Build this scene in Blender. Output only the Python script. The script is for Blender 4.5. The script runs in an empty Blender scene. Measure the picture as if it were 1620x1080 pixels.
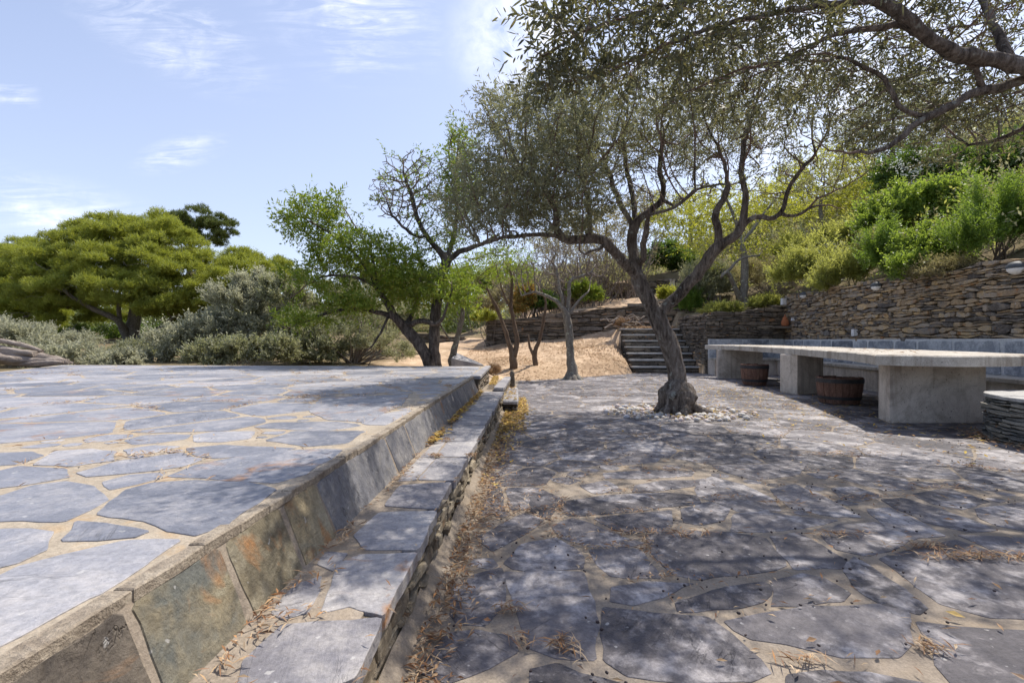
import bpy, math, random
import numpy as np
from mathutils import Vector, noise as mnoise

rng = np.random.default_rng(11)
random.seed(5)
scene = bpy.context.scene
COL = scene.collection

# ------------------------------------------------------------------ camera model (used to place things on the ground)
F, H, HOR = 765.0, 0.95, 538.0


def P(px, py, d):
    return np.array([(px - 810) / F * d, d, H + (HOR - py) * d / F])


def G(px, py, z=0.0):
    d = F * (H - z) / (py - HOR)
    return np.array([(px - 810) / F * d, d, z])


def unit(v):
    v = np.asarray(v, float)
    return v / np.maximum(np.linalg.norm(v, axis=-1, keepdims=True), 1e-9)


def smooth(a, b, x):
    t = np.clip((np.asarray(x, float) - a) / (b - a), 0, 1)
    return t * t * (3 - 2 * t)


# ------------------------------------------------------------------ mesh builder
class MB:
    def __init__(self):
        self.V, self.F, self.n = [], [], 0

    def add(self, V, faces, mi=0, sm=False):
        V = np.asarray(V, float).reshape(-1, 3)
        faces = np.asarray(faces, dtype=np.int64)
        if faces.ndim == 1:
            faces = faces[None]
        self.V.append(V)
        self.F.append((faces + self.n, mi, sm))
        self.n += len(V)

    def more(self, faces, mi=0, sm=False):          # faces indexed from the last added vertex block
        faces = np.asarray(faces, dtype=np.int64)
        if faces.ndim == 1:
            faces = faces[None]
        self.F.append((faces + self.n - len(self.V[-1]), mi, sm))

    def build(self, name, mats, parent=None, loc=None):
        V = np.concatenate(self.V) if self.V else np.zeros((0, 3))
        org = np.array(parent.location) if parent is not None else (np.array(loc) if loc is not None else np.zeros(3))
        V = V - org
        me = bpy.data.meshes.new(name)
        me.vertices.add(len(V))
        me.vertices.foreach_set('co', V.astype(np.float32).ravel())
        li = np.concatenate([f.ravel() for f, _, _ in self.F])
        tot = np.concatenate([np.full(len(f), f.shape[1]) for f, _, _ in self.F])
        mi = np.concatenate([np.full(len(f), m) for f, m, _ in self.F])
        sm = np.concatenate([np.full(len(f), s) for f, _, s in self.F])
        me.loops.add(len(li))
        me.loops.foreach_set('vertex_index', li.astype(np.int32))
        me.polygons.add(len(tot))
        st = np.concatenate([[0], np.cumsum(tot)[:-1]])
        me.polygons.foreach_set('loop_start', st.astype(np.int32))
        me.polygons.foreach_set('loop_total', tot.astype(np.int32))
        me.polygons.foreach_set('material_index', mi.astype(np.int32))
        me.polygons.foreach_set('use_smooth', sm.astype(bool))
        me.update(calc_edges=True)
        me.validate()
        for m in (mats if isinstance(mats, (list, tuple)) else [mats]):
            me.materials.append(m)
        o = bpy.data.objects.new(name, me)
        COL.objects.link(o)
        if parent is not None:
            o.parent = parent
        elif loc is not None:
            o.location = loc
        return o


def tag(o, label=None, cat=None, group=None, kind=None):
    if label: o['label'] = label
    if cat: o['category'] = cat
    if group: o['group'] = group
    if kind: o['kind'] = kind
    return o


def thing(name, label, cat, loc, group=None):
    o = bpy.data.objects.new(name, None)
    o.empty_display_size = 0.1
    COL.objects.link(o)
    o.location = [float(c) for c in loc]
    return tag(o, label, cat, group)


def copy_tree(o, parent=None):
    c = o.copy()
    COL.objects.link(c)
    c.parent = parent
    for ch in list(o.children):
        copy_tree(ch, c)
    return c


def nz(p, s=1.0):
    return mnoise.noise(Vector((p[0] * s, p[1] * s, p[2] * s)))


def nzv(V, s, off=0.0):
    return np.array([mnoise.noise(Vector((x * s + off, y * s + off * 1.7, z * s - off))) for x, y, z in V])


def tube(mb, pts, rad, n=6, mi=0, cap=True, rough=0.0, rs=6.0, twist=0.0, sm=True):
    pts = np.asarray(pts, float)
    rad = np.asarray(rad, float)
    m = len(pts)
    if m < 2:
        return
    T = np.empty_like(pts)
    T[1:-1] = pts[2:] - pts[:-2]
    T[0] = pts[1] - pts[0]
    T[-1] = pts[-1] - pts[-2]
    T = unit(T)
    u = np.cross(T[0], [0, 0, 1.0])
    if np.linalg.norm(u) < 0.1:
        u = np.cross(T[0], [1.0, 0, 0])
    u = unit(u)
    ang = np.arange(n) / n * 2 * math.pi
    rings = np.empty((m, n, 3))
    for i in range(m):
        u = unit(u - T[i] * np.dot(u, T[i]))
        w = np.cross(T[i], u)
        a = ang + twist * i
        rings[i] = pts[i] + rad[i] * (np.cos(a)[:, None] * u + np.sin(a)[:, None] * w)
    if rough > 0:
        flat = rings.reshape(-1, 3)
        k = nzv(flat, rs) * 0.65 + nzv(flat, rs * 2.7, 5.0) * 0.35
        c = np.repeat(pts, n, axis=0)
        flat = c + (flat - c) * (1 + rough * k[:, None] * 2)
        rings = flat.reshape(m, n, 3)
    i0 = np.arange(m - 1)[:, None] * n
    j = np.arange(n)[None]
    j2 = (np.arange(n)[None] + 1) % n
    q = np.stack([i0 + j, i0 + j2, i0 + n + j2, i0 + n + j], -1).reshape(-1, 4)
    mb.add(rings.reshape(-1, 3), q, mi, sm)
    if cap:
        mb.more((np.arange(n) + (m - 1) * n)[None], mi, False)
        mb.more(np.arange(n)[::-1][None], mi, False)


def spline(pts, k=5):
    """Catmull-Rom through rows (x,y,z,r...)"""
    p = np.asarray(pts, float)
    p = np.vstack([2 * p[0] - p[1], p, 2 * p[-1] - p[-2]])
    out = []
    for i in range(1, len(p) - 2):
        for t in np.arange(k) / k:
            a, b, c, d = p[i - 1], p[i], p[i + 1], p[i + 2]
            out.append(0.5 * (2 * b + (c - a) * t + (2 * a - 5 * b + 4 * c - d) * t * t + (3 * b - a - 3 * c + d) * t ** 3))
    out.append(p[-2])
    return np.array(out)


def box(mb, lo, hi, mi=0, jit=0.0):
    x0, y0, z0 = lo
    x1, y1, z1 = hi
    V = np.array([[x0, y0, z0], [x1, y0, z0], [x1, y1, z0], [x0, y1, z0], [x0, y0, z1], [x1, y0, z1], [x1, y1, z1], [x0, y1, z1]], float)
    if jit:
        V += rng.uniform(-jit, jit, V.shape)
    mb.add(V, [[0, 3, 2, 1], [4, 5, 6, 7], [0, 1, 5, 4], [1, 2, 6, 5], [2, 3, 7, 6], [3, 0, 4, 7]], mi)


def prism(mb, poly, z0, z1, bev=0.01, mi=0, top_fn=None):
    """poly: (n,2) outline counter-clockwise; z arrays allowed; small bevel at the top edge"""
    poly = np.asarray(poly, float)
    n = len(poly)
    a = 0.5 * np.sum(poly[:, 0] * np.roll(poly[:, 1], -1) - np.roll(poly[:, 0], -1) * poly[:, 1])
    if a < 0:
        poly = poly[::-1]
        if np.ndim(z0): z0 = z0[::-1]
        if np.ndim(z1): z1 = z1[::-1]
    z0 = np.full(n, z0) if not np.ndim(z0) else np.asarray(z0)
    z1 = np.full(n, z1) if not np.ndim(z1) else np.asarray(z1)
    e = np.roll(poly, -1, 0) - poly
    nrm = unit(np.stack([e[:, 1], -e[:, 0]], 1))
    vn = unit(nrm + np.roll(nrm, 1, 0))
    ins = poly - vn * bev
    V = np.vstack([np.c_[poly, z0], np.c_[poly, z1 - bev * 0.8], np.c_[ins, z1]])
    j = np.arange(n)
    k = (j + 1) % n
    q = np.vstack([np.stack([j, k, n + k, n + j], 1), np.stack([n + j, n + k, 2 * n + k, 2 * n + j], 1)])
    mb.add(V, q, mi)
    mb.more((j + 2 * n)[None], mi)


# ------------------------------------------------------------------ materials
def newmat(name):
    m = bpy.data.materials.new(name)
    m.use_nodes = True
    nt = m.node_tree
    nt.nodes.clear()
    return m, nt


class NT:
    def __init__(self, nt):
        self.nt = nt

    def n(self, t, **kw):
        nd = self.nt.nodes.new(t)
        for k, v in kw.items():
            if k.startswith('i_'):
                key = k[2:]
                key = int(key) if key.isdigit() else key.replace('_', ' ')
                self.set(nd, key, v)
            else:
                setattr(nd, k, v)
        return nd

    def set(self, nd, key, v):
        s = nd.inputs[key]
        if isinstance(v, bpy.types.NodeSocket):
            self.nt.links.new(v, s)
        else:
            s.default_value = v

    def math(self, op, a, b=0.0, c=None):
        nd = self.n('ShaderNodeMath', operation=op)
        self.set(nd, 0, a)
        self.set(nd, 1, b)
        if c is not None: self.set(nd, 2, c)
        return nd.outputs[0]

    def noise(self, vec, scale, detail=4, rough=0.55, dist=0.0):
        nd = self.n('ShaderNodeTexNoise')
        self.set(nd, 'Vector', vec)
        self.set(nd, 'Scale', scale)
        self.set(nd, 'Detail', detail)
        self.set(nd, 'Roughness', rough)
        self.set(nd, 'Distortion', dist)
        return nd.outputs['Fac']

    def ramp(self, fac, stops, interp='LINEAR'):
        nd = self.n('ShaderNodeValToRGB')
        self.set(nd, 'Fac', fac)
        cr = nd.color_ramp
        cr.interpolation = interp
        while len(cr.elements) < len(stops):
            cr.elements.new(0.5)
        for e, (p, c) in zip(cr.elements, stops):
            e.position = p
            c = (c, c, c) if np.ndim(c) == 0 else c
            e.color = (c[0], c[1], c[2], 1)
        return nd.outputs['Color']

    def mix(self, fac, a, b, mode='MIX'):
        nd = self.n('ShaderNodeMix', data_type='RGBA', blend_type=mode)
        nd.inputs[0].default_value = 0.5
        self.set(nd, 0, fac)
        for i, v in ((6, a), (7, b)):
            if isinstance(v, bpy.types.NodeSocket):
                self.nt.links.new(v, nd.inputs[i])
            else:
                nd.inputs[i].default_value = (v[0], v[1], v[2], 1)
        return nd.outputs[2]

    def pos(self):
        return self.n('ShaderNodeNewGeometry').outputs['Position']

    def island(self):
        return self.n('ShaderNodeNewGeometry').outputs['Random Per Island']

    def mapping(self, vec, scale=(1, 1, 1), loc=(0, 0, 0), rot=(0, 0, 0)):
        nd = self.n('ShaderNodeMapping')
        self.set(nd, 'Vector', vec)
        nd.inputs['Scale'].default_value = scale
        nd.inputs['Location'].default_value = loc
        nd.inputs['Rotation'].default_value = rot
        return nd.outputs[0]

    def bump(self, h, strength=0.4, dist=0.02, normal=None):
        nd = self.n('ShaderNodeBump')
        self.set(nd, 'Height', h)
        nd.inputs['Strength'].default_value = strength
        nd.inputs['Distance'].default_value = dist
        if normal is not None: self.set(nd, 'Normal', normal)
        return nd.outputs[0]

    def out(self, col, rough=0.7, spec=0.35, normal=None, transl=None, tmix=0.3):
        b = self.n('ShaderNodeBsdfPrincipled')
        self.set(b, 'Base Color', col if isinstance(col, bpy.types.NodeSocket) else (*col, 1))
        self.set(b, 'Roughness', rough)
        self.set(b, 'Specular IOR Level', spec)
        if normal is not None: self.set(b, 'Normal', normal)
        sh = b.outputs[0]
        if transl is not None:
            t = self.n('ShaderNodeBsdfTranslucent')
            self.set(t, 'Color', transl)
            mx = self.n('ShaderNodeMixShader')
            mx.inputs[0].default_value = tmix
            self.nt.links.new(sh, mx.inputs[1])
            self.nt.links.new(t.outputs[0], mx.inputs[2])
            sh = mx.outputs[0]
        o = self.n('ShaderNodeOutputMaterial')
        self.nt.links.new(sh, o.inputs[0])


def rot_island(g, vec, isl, mul=6.28):
    r = g.n('ShaderNodeVectorRotate', rotation_type='Z_AXIS')
    g.set(r, 'Vector', vec)
    g.set(r, 'Angle', g.math('MULTIPLY', isl, mul))
    a = g.n('ShaderNodeVectorMath', operation='ADD')
    g.set(a, 0, r.outputs[0])
    cx = g.n('ShaderNodeCombineXYZ')
    g.set(cx, 0, g.math('MULTIPLY', isl, 37.0))
    g.set(cx, 1, g.math('MULTIPLY', isl, 91.0))
    g.set(cx, 2, g.math('MULTIPLY', isl, 13.0))
    g.set(a, 1, cx.outputs[0])
    return a.outputs[0]


def slate_mat(name, stops, dust=(0.42, 0.40, 0.40), dust_amt=0.5, rust=0.0, bump=0.5, rough=(0.42, 0.75), streak=(2.2, 16, 6), fine=1.0, isl_w=0.55, spec=0.25, dust_t=(0.46, 0.60), cleft_amt=0.55):
    m, nt = newmat(name)
    g = NT(nt)
    p, isl = g.pos(), g.island()
    v = rot_island(g, p, isl)
    vs = g.mapping(v, streak)
    big = g.noise(v, 3.1, 6, 0.6, 0.6)
    st = g.noise(vs, 1.0, 5, 0.6, 0.4)
    fn = g.noise(p, 52, 8, 0.78)
    md = g.noise(v, 14, 6, 0.65, 0.3)
    f = g.math('ADD', g.math('MULTIPLY', isl, isl_w), g.math('MULTIPLY', g.math('SUBTRACT', big, 0.5), 1.1))
    f = g.math('ADD', f, g.math('MULTIPLY', g.math('SUBTRACT', st, 0.5), 0.30))
    f = g.math('ADD', f, g.math('MULTIPLY', g.math('SUBTRACT', md, 0.5), 0.35))
    f = g.math('ADD', f, 0.5 - isl_w * 0.5)
    col = g.ramp(f, stops)
    dm = g.ramp(g.math('ADD', g.math('MULTIPLY', big, 0.55), g.math('MULTIPLY', md, 0.45)), [(dust_t[0], 0.0), (dust_t[1], 1.0)])
    cleft = g.ramp(g.math('ABSOLUTE', g.math('SUBTRACT', g.noise(g.mapping(v, (0.9, 5.0, 2.0), (3, 7, 1)), 1.3, 6, 0.62, 0.7), 0.5)), [(0.0, 1.0), (0.007, 0.0)])
    cleft = g.math('MULTIPLY', cleft, g.ramp(g.noise(v, 2.3, 3, 0.5), [(0.54, 0.0), (0.66, 1.0)]))
    col = g.mix(g.math('MULTIPLY', dm, dust_amt), col, dust)
    if rust > 0:
        rn = g.noise(g.mapping(v, (1, 1, 1), (9, 3, 1)), 5.0, 5, 0.6, 0.8)
        rm = g.ramp(rn, [(0.56, 0.0), (0.7, 1.0)])
        rm = g.math('MULTIPLY', rm, g.ramp(g.math('FRACT', g.math('MULTIPLY', isl, 7.31)), [(1 - rust, 0.0), (1 - rust + 0.1, 1.0)]))
        col = g.mix(rm, col, (0.30, 0.15, 0.06))
    col = g.mix(g.math('MULTIPLY', cleft, cleft_amt), col, (0.05, 0.048, 0.05))
    col = g.mix(0.42 * fine, col, g.ramp(fn, [(0.3, 0.12), (0.7, 0.9)]), 'OVERLAY')
    spot = g.ramp(g.noise(p, 33, 2, 0.5), [(0.70, 0.0), (0.74, 1.0)])
    col = g.mix(g.math('MULTIPLY', spot, 0.5), col, (0.55, 0.54, 0.52))
    h = g.math('ADD', g.math('MULTIPLY', st, 0.6), g.math('MULTIPLY', md, 0.5))
    h = g.math('ADD', h, g.math('MULTIPLY', fn, 0.2))
    h = g.math('SUBTRACT', h, g.math('MULTIPLY', cleft, 0.35))
    rg = g.n('ShaderNodeMapRange')
    g.set(rg, 'Value', md)
    rg.inputs['To Min'].default_value = rough[0]
    rg.inputs['To Max'].default_value = rough[1]
    g.out(col, rg.outputs[0], spec, g.bump(h, bump, 0.03))
    return m


def noise_mat(name, stops, scale=6, detail=8, rough=0.85, bump=0.4, bd=0.02, stretch=(1, 1, 1), spots=None, spec=0.25, grain=60, extra=None):
    m, nt = newmat(name)
    g = NT(nt)
    p = g.mapping(g.pos(), stretch)
    a = g.noise(p, scale, detail, 0.62, 0.3)
    b = g.noise(p, scale * 0.22, 4, 0.6)
    f = g.math('ADD', g.math('MULTIPLY', a, 0.6), g.math('MULTIPLY', b, 0.4))
    col = g.ramp(f, stops)
    fn = g.noise(g.pos(), grain, 4, 0.7)
    col = g.mix(0.3, col, g.ramp(fn, [(0.3, 0.1), (0.7, 0.9)]), 'OVERLAY')
    if spots:
        sc, th, sc_col = spots
        s = g.ramp(g.noise(g.pos(), sc, 5, 0.6), [(th, 0.0), (th + 0.06, 1.0)])
        col = g.mix(g.math('MULTIPLY', s, 0.75), col, sc_col)
    if extra:
        sc, th, sc_col, am = extra
        s = g.ramp(g.noise(g.pos(), sc, 6, 0.6, 0.8), [(th, 0.0), (th + 0.15, 1.0)])
        col = g.mix(g.math('MULTIPLY', s, am), col, sc_col)
    h = g.math('ADD', a, g.math('MULTIPLY', fn, 0.35))
    g.out(col, rough, spec, g.bump(h, bump, bd))
    return m


def leaf_mat(name, cols, back=None, tcol=(0.3, 0.4, 0.05), tmix=0.3, rough=0.5, spec=0.4):
    m, nt = newmat(name)
    g = NT(nt)
    isl = g.island()
    k = len(cols)
    col = g.ramp(isl, [(i / max(k - 1, 1), c) for i, c in enumerate(cols)])
    patch = g.noise(g.pos(), 2.2, 3, 0.6)
    col = g.mix(0.55, col, g.ramp(patch, [(0.3, 0.25), (0.7, 0.78)]), 'OVERLAY')
    if back is not None:
        bf = g.n('ShaderNodeNewGeometry').outputs['Backfacing']
        col = g.mix(bf, col, back)
    tc = g.mix(0.6, col, tcol)
    g.out(col, rough, spec, None, tc, tmix)
    return m


def island_mat(name, cols, rough=0.8, spec=0.2, bump=None, tr=None, interp='LINEAR'):
    m, nt = newmat(name)
    g = NT(nt)
    k = len(cols)
    col = g.ramp(g.island(), [(i / max(k - 1, 1), c) for i, c in enumerate(cols)], interp)
    n = g.noise(g.pos(), 40, 4, 0.6)
    col = g.mix(0.35, col, g.ramp(n, [(0.3, 0.15), (0.7, 0.85)]), 'OVERLAY')
    g.out(col, rough, spec, g.bump(n, 0.4, 0.01) if bump else None, col if tr else None, tr or 0.0)
    return m


M = {}
M['patio_slate'] = slate_mat('patio_slate', [(0.0, (0.045, 0.042, 0.047)), (0.35, (0.085, 0.079, 0.086)), (0.65, (0.145, 0.135, 0.142)), (1.0, (0.26, 0.245, 0.247))],
                             (0.50, 0.47, 0.465), 0.8, rust=0.0, bump=0.8, dust_t=(0.50, 0.66), rough=(0.5, 0.8))
M['terrace_slate'] = slate_mat('terrace_slate', [(0.0, (0.125, 0.132, 0.160)), (0.4, (0.20, 0.207, 0.24)), (0.75, (0.275, 0.275, 0.30)), (1.0, (0.41, 0.395, 0.395))],
                               (0.42, 0.395, 0.38), 0.5, rust=0.18, bump=0.55, rough=(0.32, 0.55), spec=0.6, isl_w=0.8, dust_t=(0.48, 0.64))
M['ledge_slate'] = slate_mat('ledge_slate', [(0.0, (0.12, 0.115, 0.13)), (0.4, (0.20, 0.195, 0.21)), (0.7, (0.29, 0.28, 0.285)), (1.0, (0.40, 0.385, 0.37))],
                             (0.46, 0.43, 0.40), 0.45, rust=0.15, bump=0.5)
M['kerb_slate'] = slate_mat('kerb_slate', [(0.05, (0.060, 0.042, 0.032)), (0.3, (0.085, 0.088, 0.085)), (0.5, (0.13, 0.135, 0.12)), (0.72, (0.21, 0.165, 0.095)), (1.0, (0.32, 0.27, 0.17))],
                            (0.28, 0.29, 0.24), 0.35, rust=0.75, bump=0.8, isl_w=0.8, cleft_amt=0.0)
M['kerb_brown'] = slate_mat('kerb_brown', [(0.1, (0.05, 0.043, 0.038)), (0.4, (0.105, 0.088, 0.072)), (0.62, (0.16, 0.115, 0.08)), (1.0, (0.25, 0.215, 0.165))], (0.22, 0.19, 0.15), 0.35, rust=1.2, bump=0.8, cleft_amt=0.0)
M['kerb_gold'] = slate_mat('kerb_gold', [(0.1, (0.10, 0.09, 0.065)), (0.4, (0.19, 0.16, 0.105)), (0.65, (0.28, 0.235, 0.15)), (1.0, (0.38, 0.33, 0.23))], (0.33, 0.32, 0.26), 0.35, rust=1.2, bump=0.8, cleft_amt=0.0)
M['kerb_dark'] = slate_mat('kerb_dark', [(0.0, (0.07, 0.073, 0.085)), (0.4, (0.12, 0.122, 0.14)), (0.7, (0.17, 0.17, 0.18)), (1.0, (0.28, 0.26, 0.23))],
                           (0.33, 0.31, 0.28), 0.4, rust=0.35, bump=0.6)
M['wall_stone'] = slate_mat('wall_stone', [(0.0, (0.075, 0.066, 0.062)), (0.2, (0.18, 0.165, 0.15)), (0.36, (0.25, 0.19, 0.13)), (0.56, (0.37, 0.275, 0.17)), (0.74, (0.29, 0.26, 0.225)), (1.0, (0.50, 0.36, 0.19))],
                            (0.30, 0.255, 0.19), 0.25, rust=0.4, isl_w=0.9, bump=0.8, rough=(0.65, 0.9))
M['dark_stone'] = slate_mat('dark_stone', [(0.0, (0.055, 0.048, 0.042)), (0.4, (0.12, 0.10, 0.08)), (0.7, (0.19, 0.155, 0.115)), (1.0, (0.28, 0.22, 0.15))],
                            (0.26, 0.23, 0.19), 0.3, rust=0.35, bump=0.8, rough=(0.7, 0.9))
M['ledge_rubble'] = slate_mat('ledge_rubble', [(0.0, (0.10, 0.08, 0.06)), (0.4, (0.19, 0.155, 0.11)), (0.7, (0.28, 0.235, 0.165)), (1.0, (0.40, 0.34, 0.25))],
                              (0.38, 0.34, 0.27), 0.4, rust=0.35, bump=0.9, rough=(0.7, 0.9))
M['stack_slate'] = slate_mat('stack_slate', [(0.0, (0.07, 0.072, 0.075)), (0.4, (0.14, 0.14, 0.135)), (0.7, (0.21, 0.20, 0.175)), (1.0, (0.30, 0.27, 0.22))],
                             (0.30, 0.30, 0.28), 0.35, rust=0.15, bump=0.8, rough=(0.6, 0.85))
M['cap_slate'] = slate_mat('cap_slate', [(0.0, (0.26, 0.26, 0.26)), (0.5, (0.36, 0.355, 0.34)), (1.0, (0.48, 0.46, 0.43))], (0.5, 0.48, 0.45), 0.4, bump=0.5)
M['back_slate'] = slate_mat('back_slate', [(0.0, (0.13, 0.145, 0.17)), (0.4, (0.22, 0.24, 0.275)), (0.7, (0.30, 0.32, 0.35)), (1.0, (0.45, 0.465, 0.48))],
                            (0.58, 0.60, 0.63), 0.55, bump=0.4)
M['mortar'] = noise_mat('mortar', [(0.25, (0.17, 0.14, 0.11)), (0.5, (0.26, 0.218, 0.172)), (0.75, (0.35, 0.298, 0.24))], 9, rough=0.95, bump=0.6, bd=0.015, grain=110,
                        extra=(3.5, 0.52, (0.30, 0.23, 0.15), 0.5))
M['pale_mortar'] = noise_mat('pale_mortar', [(0.25, (0.23, 0.19, 0.145)), (0.5, (0.34, 0.29, 0.225)), (0.75, (0.45, 0.39, 0.305))], 9, rough=0.95, bump=0.6, bd=0.015, grain=110,
                             extra=(5.5, 0.55, (0.40, 0.27, 0.14), 0.6))
M['wall_core'] = noise_mat('wall_core', [(0.3, (0.03, 0.026, 0.022)), (0.7, (0.085, 0.072, 0.056))], 12, bump=0.5)
M['white_mortar'] = noise_mat('white_mortar', [(0.3, (0.46, 0.47, 0.48)), (0.7, (0.64, 0.65, 0.66))], 10, bump=0.4)
def concrete_mat(name, c0, c1, c2, stain, streak=0.6):
    m, nt = newmat(name)
    g = NT(nt)
    p = g.pos()
    a = g.noise(p, 3.2, 8, 0.65, 0.4)
    b = g.noise(p, 14, 6, 0.65, 0.2)
    col = g.ramp(g.math('ADD', g.math('MULTIPLY', a, 0.6), g.math('MULTIPLY', b, 0.4)), [(0.3, c0), (0.5, c1), (0.7, c2)])
    sv = g.noise(g.mapping(p, (5, 5, 0.5)), 1.6, 6, 0.6, 0.3)
    col = g.mix(g.math('MULTIPLY', g.ramp(sv, [(0.5, 0.0), (0.68, 1.0)]), streak), col, stain)
    bl = g.noise(p, 1.4, 6, 0.7, 1.0)
    col = g.mix(g.math('MULTIPLY', g.ramp(bl, [(0.52, 0.0), (0.62, 1.0)]), 0.45), col, stain)
    pit = g.ramp(g.noise(p, 48, 3, 0.5), [(0.66, 0.0), (0.72, 1.0)])
    col = g.mix(g.math('MULTIPLY', pit, 0.6), col, (0.07, 0.06, 0.05))
    fn = g.noise(p, 120, 4, 0.7)
    col = g.mix(0.35, col, g.ramp(fn, [(0.3, 0.1), (0.7, 0.9)]), 'OVERLAY')
    h = g.math('SUBTRACT', g.math('ADD', b, g.math('MULTIPLY', fn, 0.25)), g.math('MULTIPLY', pit, 0.8))
    g.out(col, 0.9, 0.25, g.bump(h, 0.5, 0.012))
    return m


M['concrete'] = concrete_mat('concrete', (0.38, 0.325, 0.27), (0.58, 0.515, 0.445), (0.68, 0.62, 0.545), (0.26, 0.215, 0.175))
M['table_top'] = concrete_mat('table_top', (0.32, 0.285, 0.24), (0.48, 0.445, 0.39), (0.60, 0.565, 0.51), (0.20, 0.165, 0.13), 0.75)


def ground_mat():
    m, nt = newmat('ground')
    g = NT(nt)
    p = g.pos()
    a = g.noise(p, 2.5, 8, 0.62, 0.3)
    b = g.noise(p, 0.6, 4, 0.6)
    f = g.math('ADD', g.math('MULTIPLY', a, 0.6), g.math('MULTIPLY', b, 0.4))
    sand = g.ramp(f, [(0.30, (0.27, 0.185, 0.12)), (0.48, (0.46, 0.335, 0.225)), (0.66, (0.64, 0.49, 0.345))])
    pat = g.ramp(g.noise(p, 0.9, 7, 0.7, 1.2), [(0.46, 0.0), (0.60, 1.0)])
    sand = g.mix(g.math('MULTIPLY', pat, 0.55), sand, (0.25, 0.175, 0.11))
    soil = g.ramp(f, [(0.25, (0.075, 0.058, 0.036)), (0.5, (0.15, 0.12, 0.07)), (0.75, (0.25, 0.205, 0.125))])
    sx = g.n('ShaderNodeSeparateXYZ')
    g.set(sx, 0, p)
    x, y = sx.outputs[0], sx.outputs[1]
    wob = g.math('MULTIPLY', g.math('SUBTRACT', b, 0.5), 3.0)
    left = g.ramp(g.math('ADD', g.math('ADD', g.math('MULTIPLY', x, 0.5), 2.2), g.math('MULTIPLY', wob, 0.4)), [(0.2, 1.0), (0.7, 0.0)])
    right = g.ramp(g.math('SUBTRACT', g.math('ADD', x, wob), 5.0), [(0.2, 0.0), (0.9, 1.0)])
    back = g.ramp(g.math('MULTIPLY', g.math('SUBTRACT', g.math('ADD', y, wob), 22.5), 0.5), [(0.2, 0.0), (0.9, 0.8)])
    k = g.math('MAXIMUM', g.math('MAXIMUM', left, right), back)
    col = g.mix(k, sand, soil)
    fn = g.noise(p, 45, 4, 0.7)
    col = g.mix(0.35, col, g.ramp(fn, [(0.3, 0.1), (0.7, 0.9)]), 'OVERLAY')
    g.out(col, 1.0, 0.05, g.bump(g.math('ADD', a, g.math('MULTIPLY', fn, 0.5)), 0.6, 0.03))
    return m


M['sand'] = ground_mat()
M['bark'] = noise_mat('bark', [(0.36, (0.042, 0.034, 0.029)), (0.5, (0.175, 0.147, 0.125)), (0.66, (0.36, 0.32, 0.285))], 16, rough=0.95, bump=1.0, bd=0.05, stretch=(2.0, 2.0, 0.4),
                    spots=(15, 0.61, (0.36, 0.37, 0.33)), grain=90, spec=0.15)
M['bark_dark'] = noise_mat('bark_dark', [(0.36, (0.025, 0.022, 0.020)), (0.5, (0.09, 0.078, 0.072)), (0.66, (0.21, 0.185, 0.17))], 14, rough=0.95, bump=0.9, bd=0.03, stretch=(1.5, 1.5, 0.5), grain=80, spec=0.15)
M['bark_lichen'] = noise_mat('bark_lichen', [(0.25, (0.09, 0.078, 0.065)), (0.5, (0.19, 0.17, 0.145)), (0.75, (0.32, 0.30, 0.265))], 12, rough=0.95, bump=0.8, bd=0.02, stretch=(1.5, 1.5, 0.5),
                             spots=(14, 0.58, (0.40, 0.42, 0.34)), grain=80, spec=0.15)
M['bark_brown'] = noise_mat('bark_brown', [(0.25, (0.075, 0.052, 0.038)), (0.5, (0.15, 0.11, 0.082)), (0.75, (0.26, 0.205, 0.16))], 14, rough=0.95, bump=0.7, bd=0.02, stretch=(1.5, 1.5, 0.5), grain=80, spec=0.1)
M['twig_grey'] = noise_mat('twig_grey', [(0.25, (0.12, 0.095, 0.08)), (0.5, (0.21, 0.175, 0.15)), (0.75, (0.33, 0.29, 0.255))], 8, rough=0.95, bump=0.2, spec=0.1)
M['twig_red'] = noise_mat('twig_red', [(0.25, (0.10, 0.068, 0.055)), (0.5, (0.18, 0.128, 0.108)), (0.75, (0.27, 0.21, 0.18))], 8, rough=0.95, bump=0.2, spec=0.1)
M['driftwood'] = noise_mat('driftwood', [(0.3, (0.06, 0.045, 0.035)), (0.48, (0.28, 0.235, 0.20)), (0.75, (0.52, 0.465, 0.41))], 9, rough=0.95, bump=1.0, bd=0.04, stretch=(0.35, 2.2, 2.2), grain=70, spec=0.1)
M['stave'] = noise_mat('stave', [(0.25, (0.055, 0.030, 0.023)), (0.5, (0.16, 0.088, 0.064)), (0.75, (0.32, 0.20, 0.15))], 12, rough=0.8, bump=0.6, bd=0.01, stretch=(3, 3, 0.5),
                       extra=(6, 0.55, (0.03, 0.026, 0.026), 0.7))
M['iron'] = noise_mat('iron', [(0.3, (0.018, 0.018, 0.022)), (0.6, (0.045, 0.042, 0.045)), (0.8, (0.085, 0.06, 0.05))], 25, rough=0.6, bump=0.2, spec=0.4)
M['terracotta'] = noise_mat('terracotta', [(0.3, (0.30, 0.10, 0.045)), (0.7, (0.45, 0.18, 0.085))], 15, rough=0.9, bump=0.2)
M['white_plastic'] = noise_mat('white_plastic', [(0.3, (0.66, 0.66, 0.68)), (0.7, (0.78, 0.78, 0.79))], 20, rough=0.5, bump=0.05)
M['lamp_glass'] = noise_mat('lamp_glass', [(0.3, (0.68, 0.69, 0.71)), (0.7, (0.80, 0.81, 0.82))], 12, rough=0.4, bump=0.05)
M['lamp_hood'] = noise_mat('lamp_hood', [(0.3, (0.045, 0.052, 0.06)), (0.7, (0.11, 0.12, 0.13))], 18, rough=0.6, bump=0.15)
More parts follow.
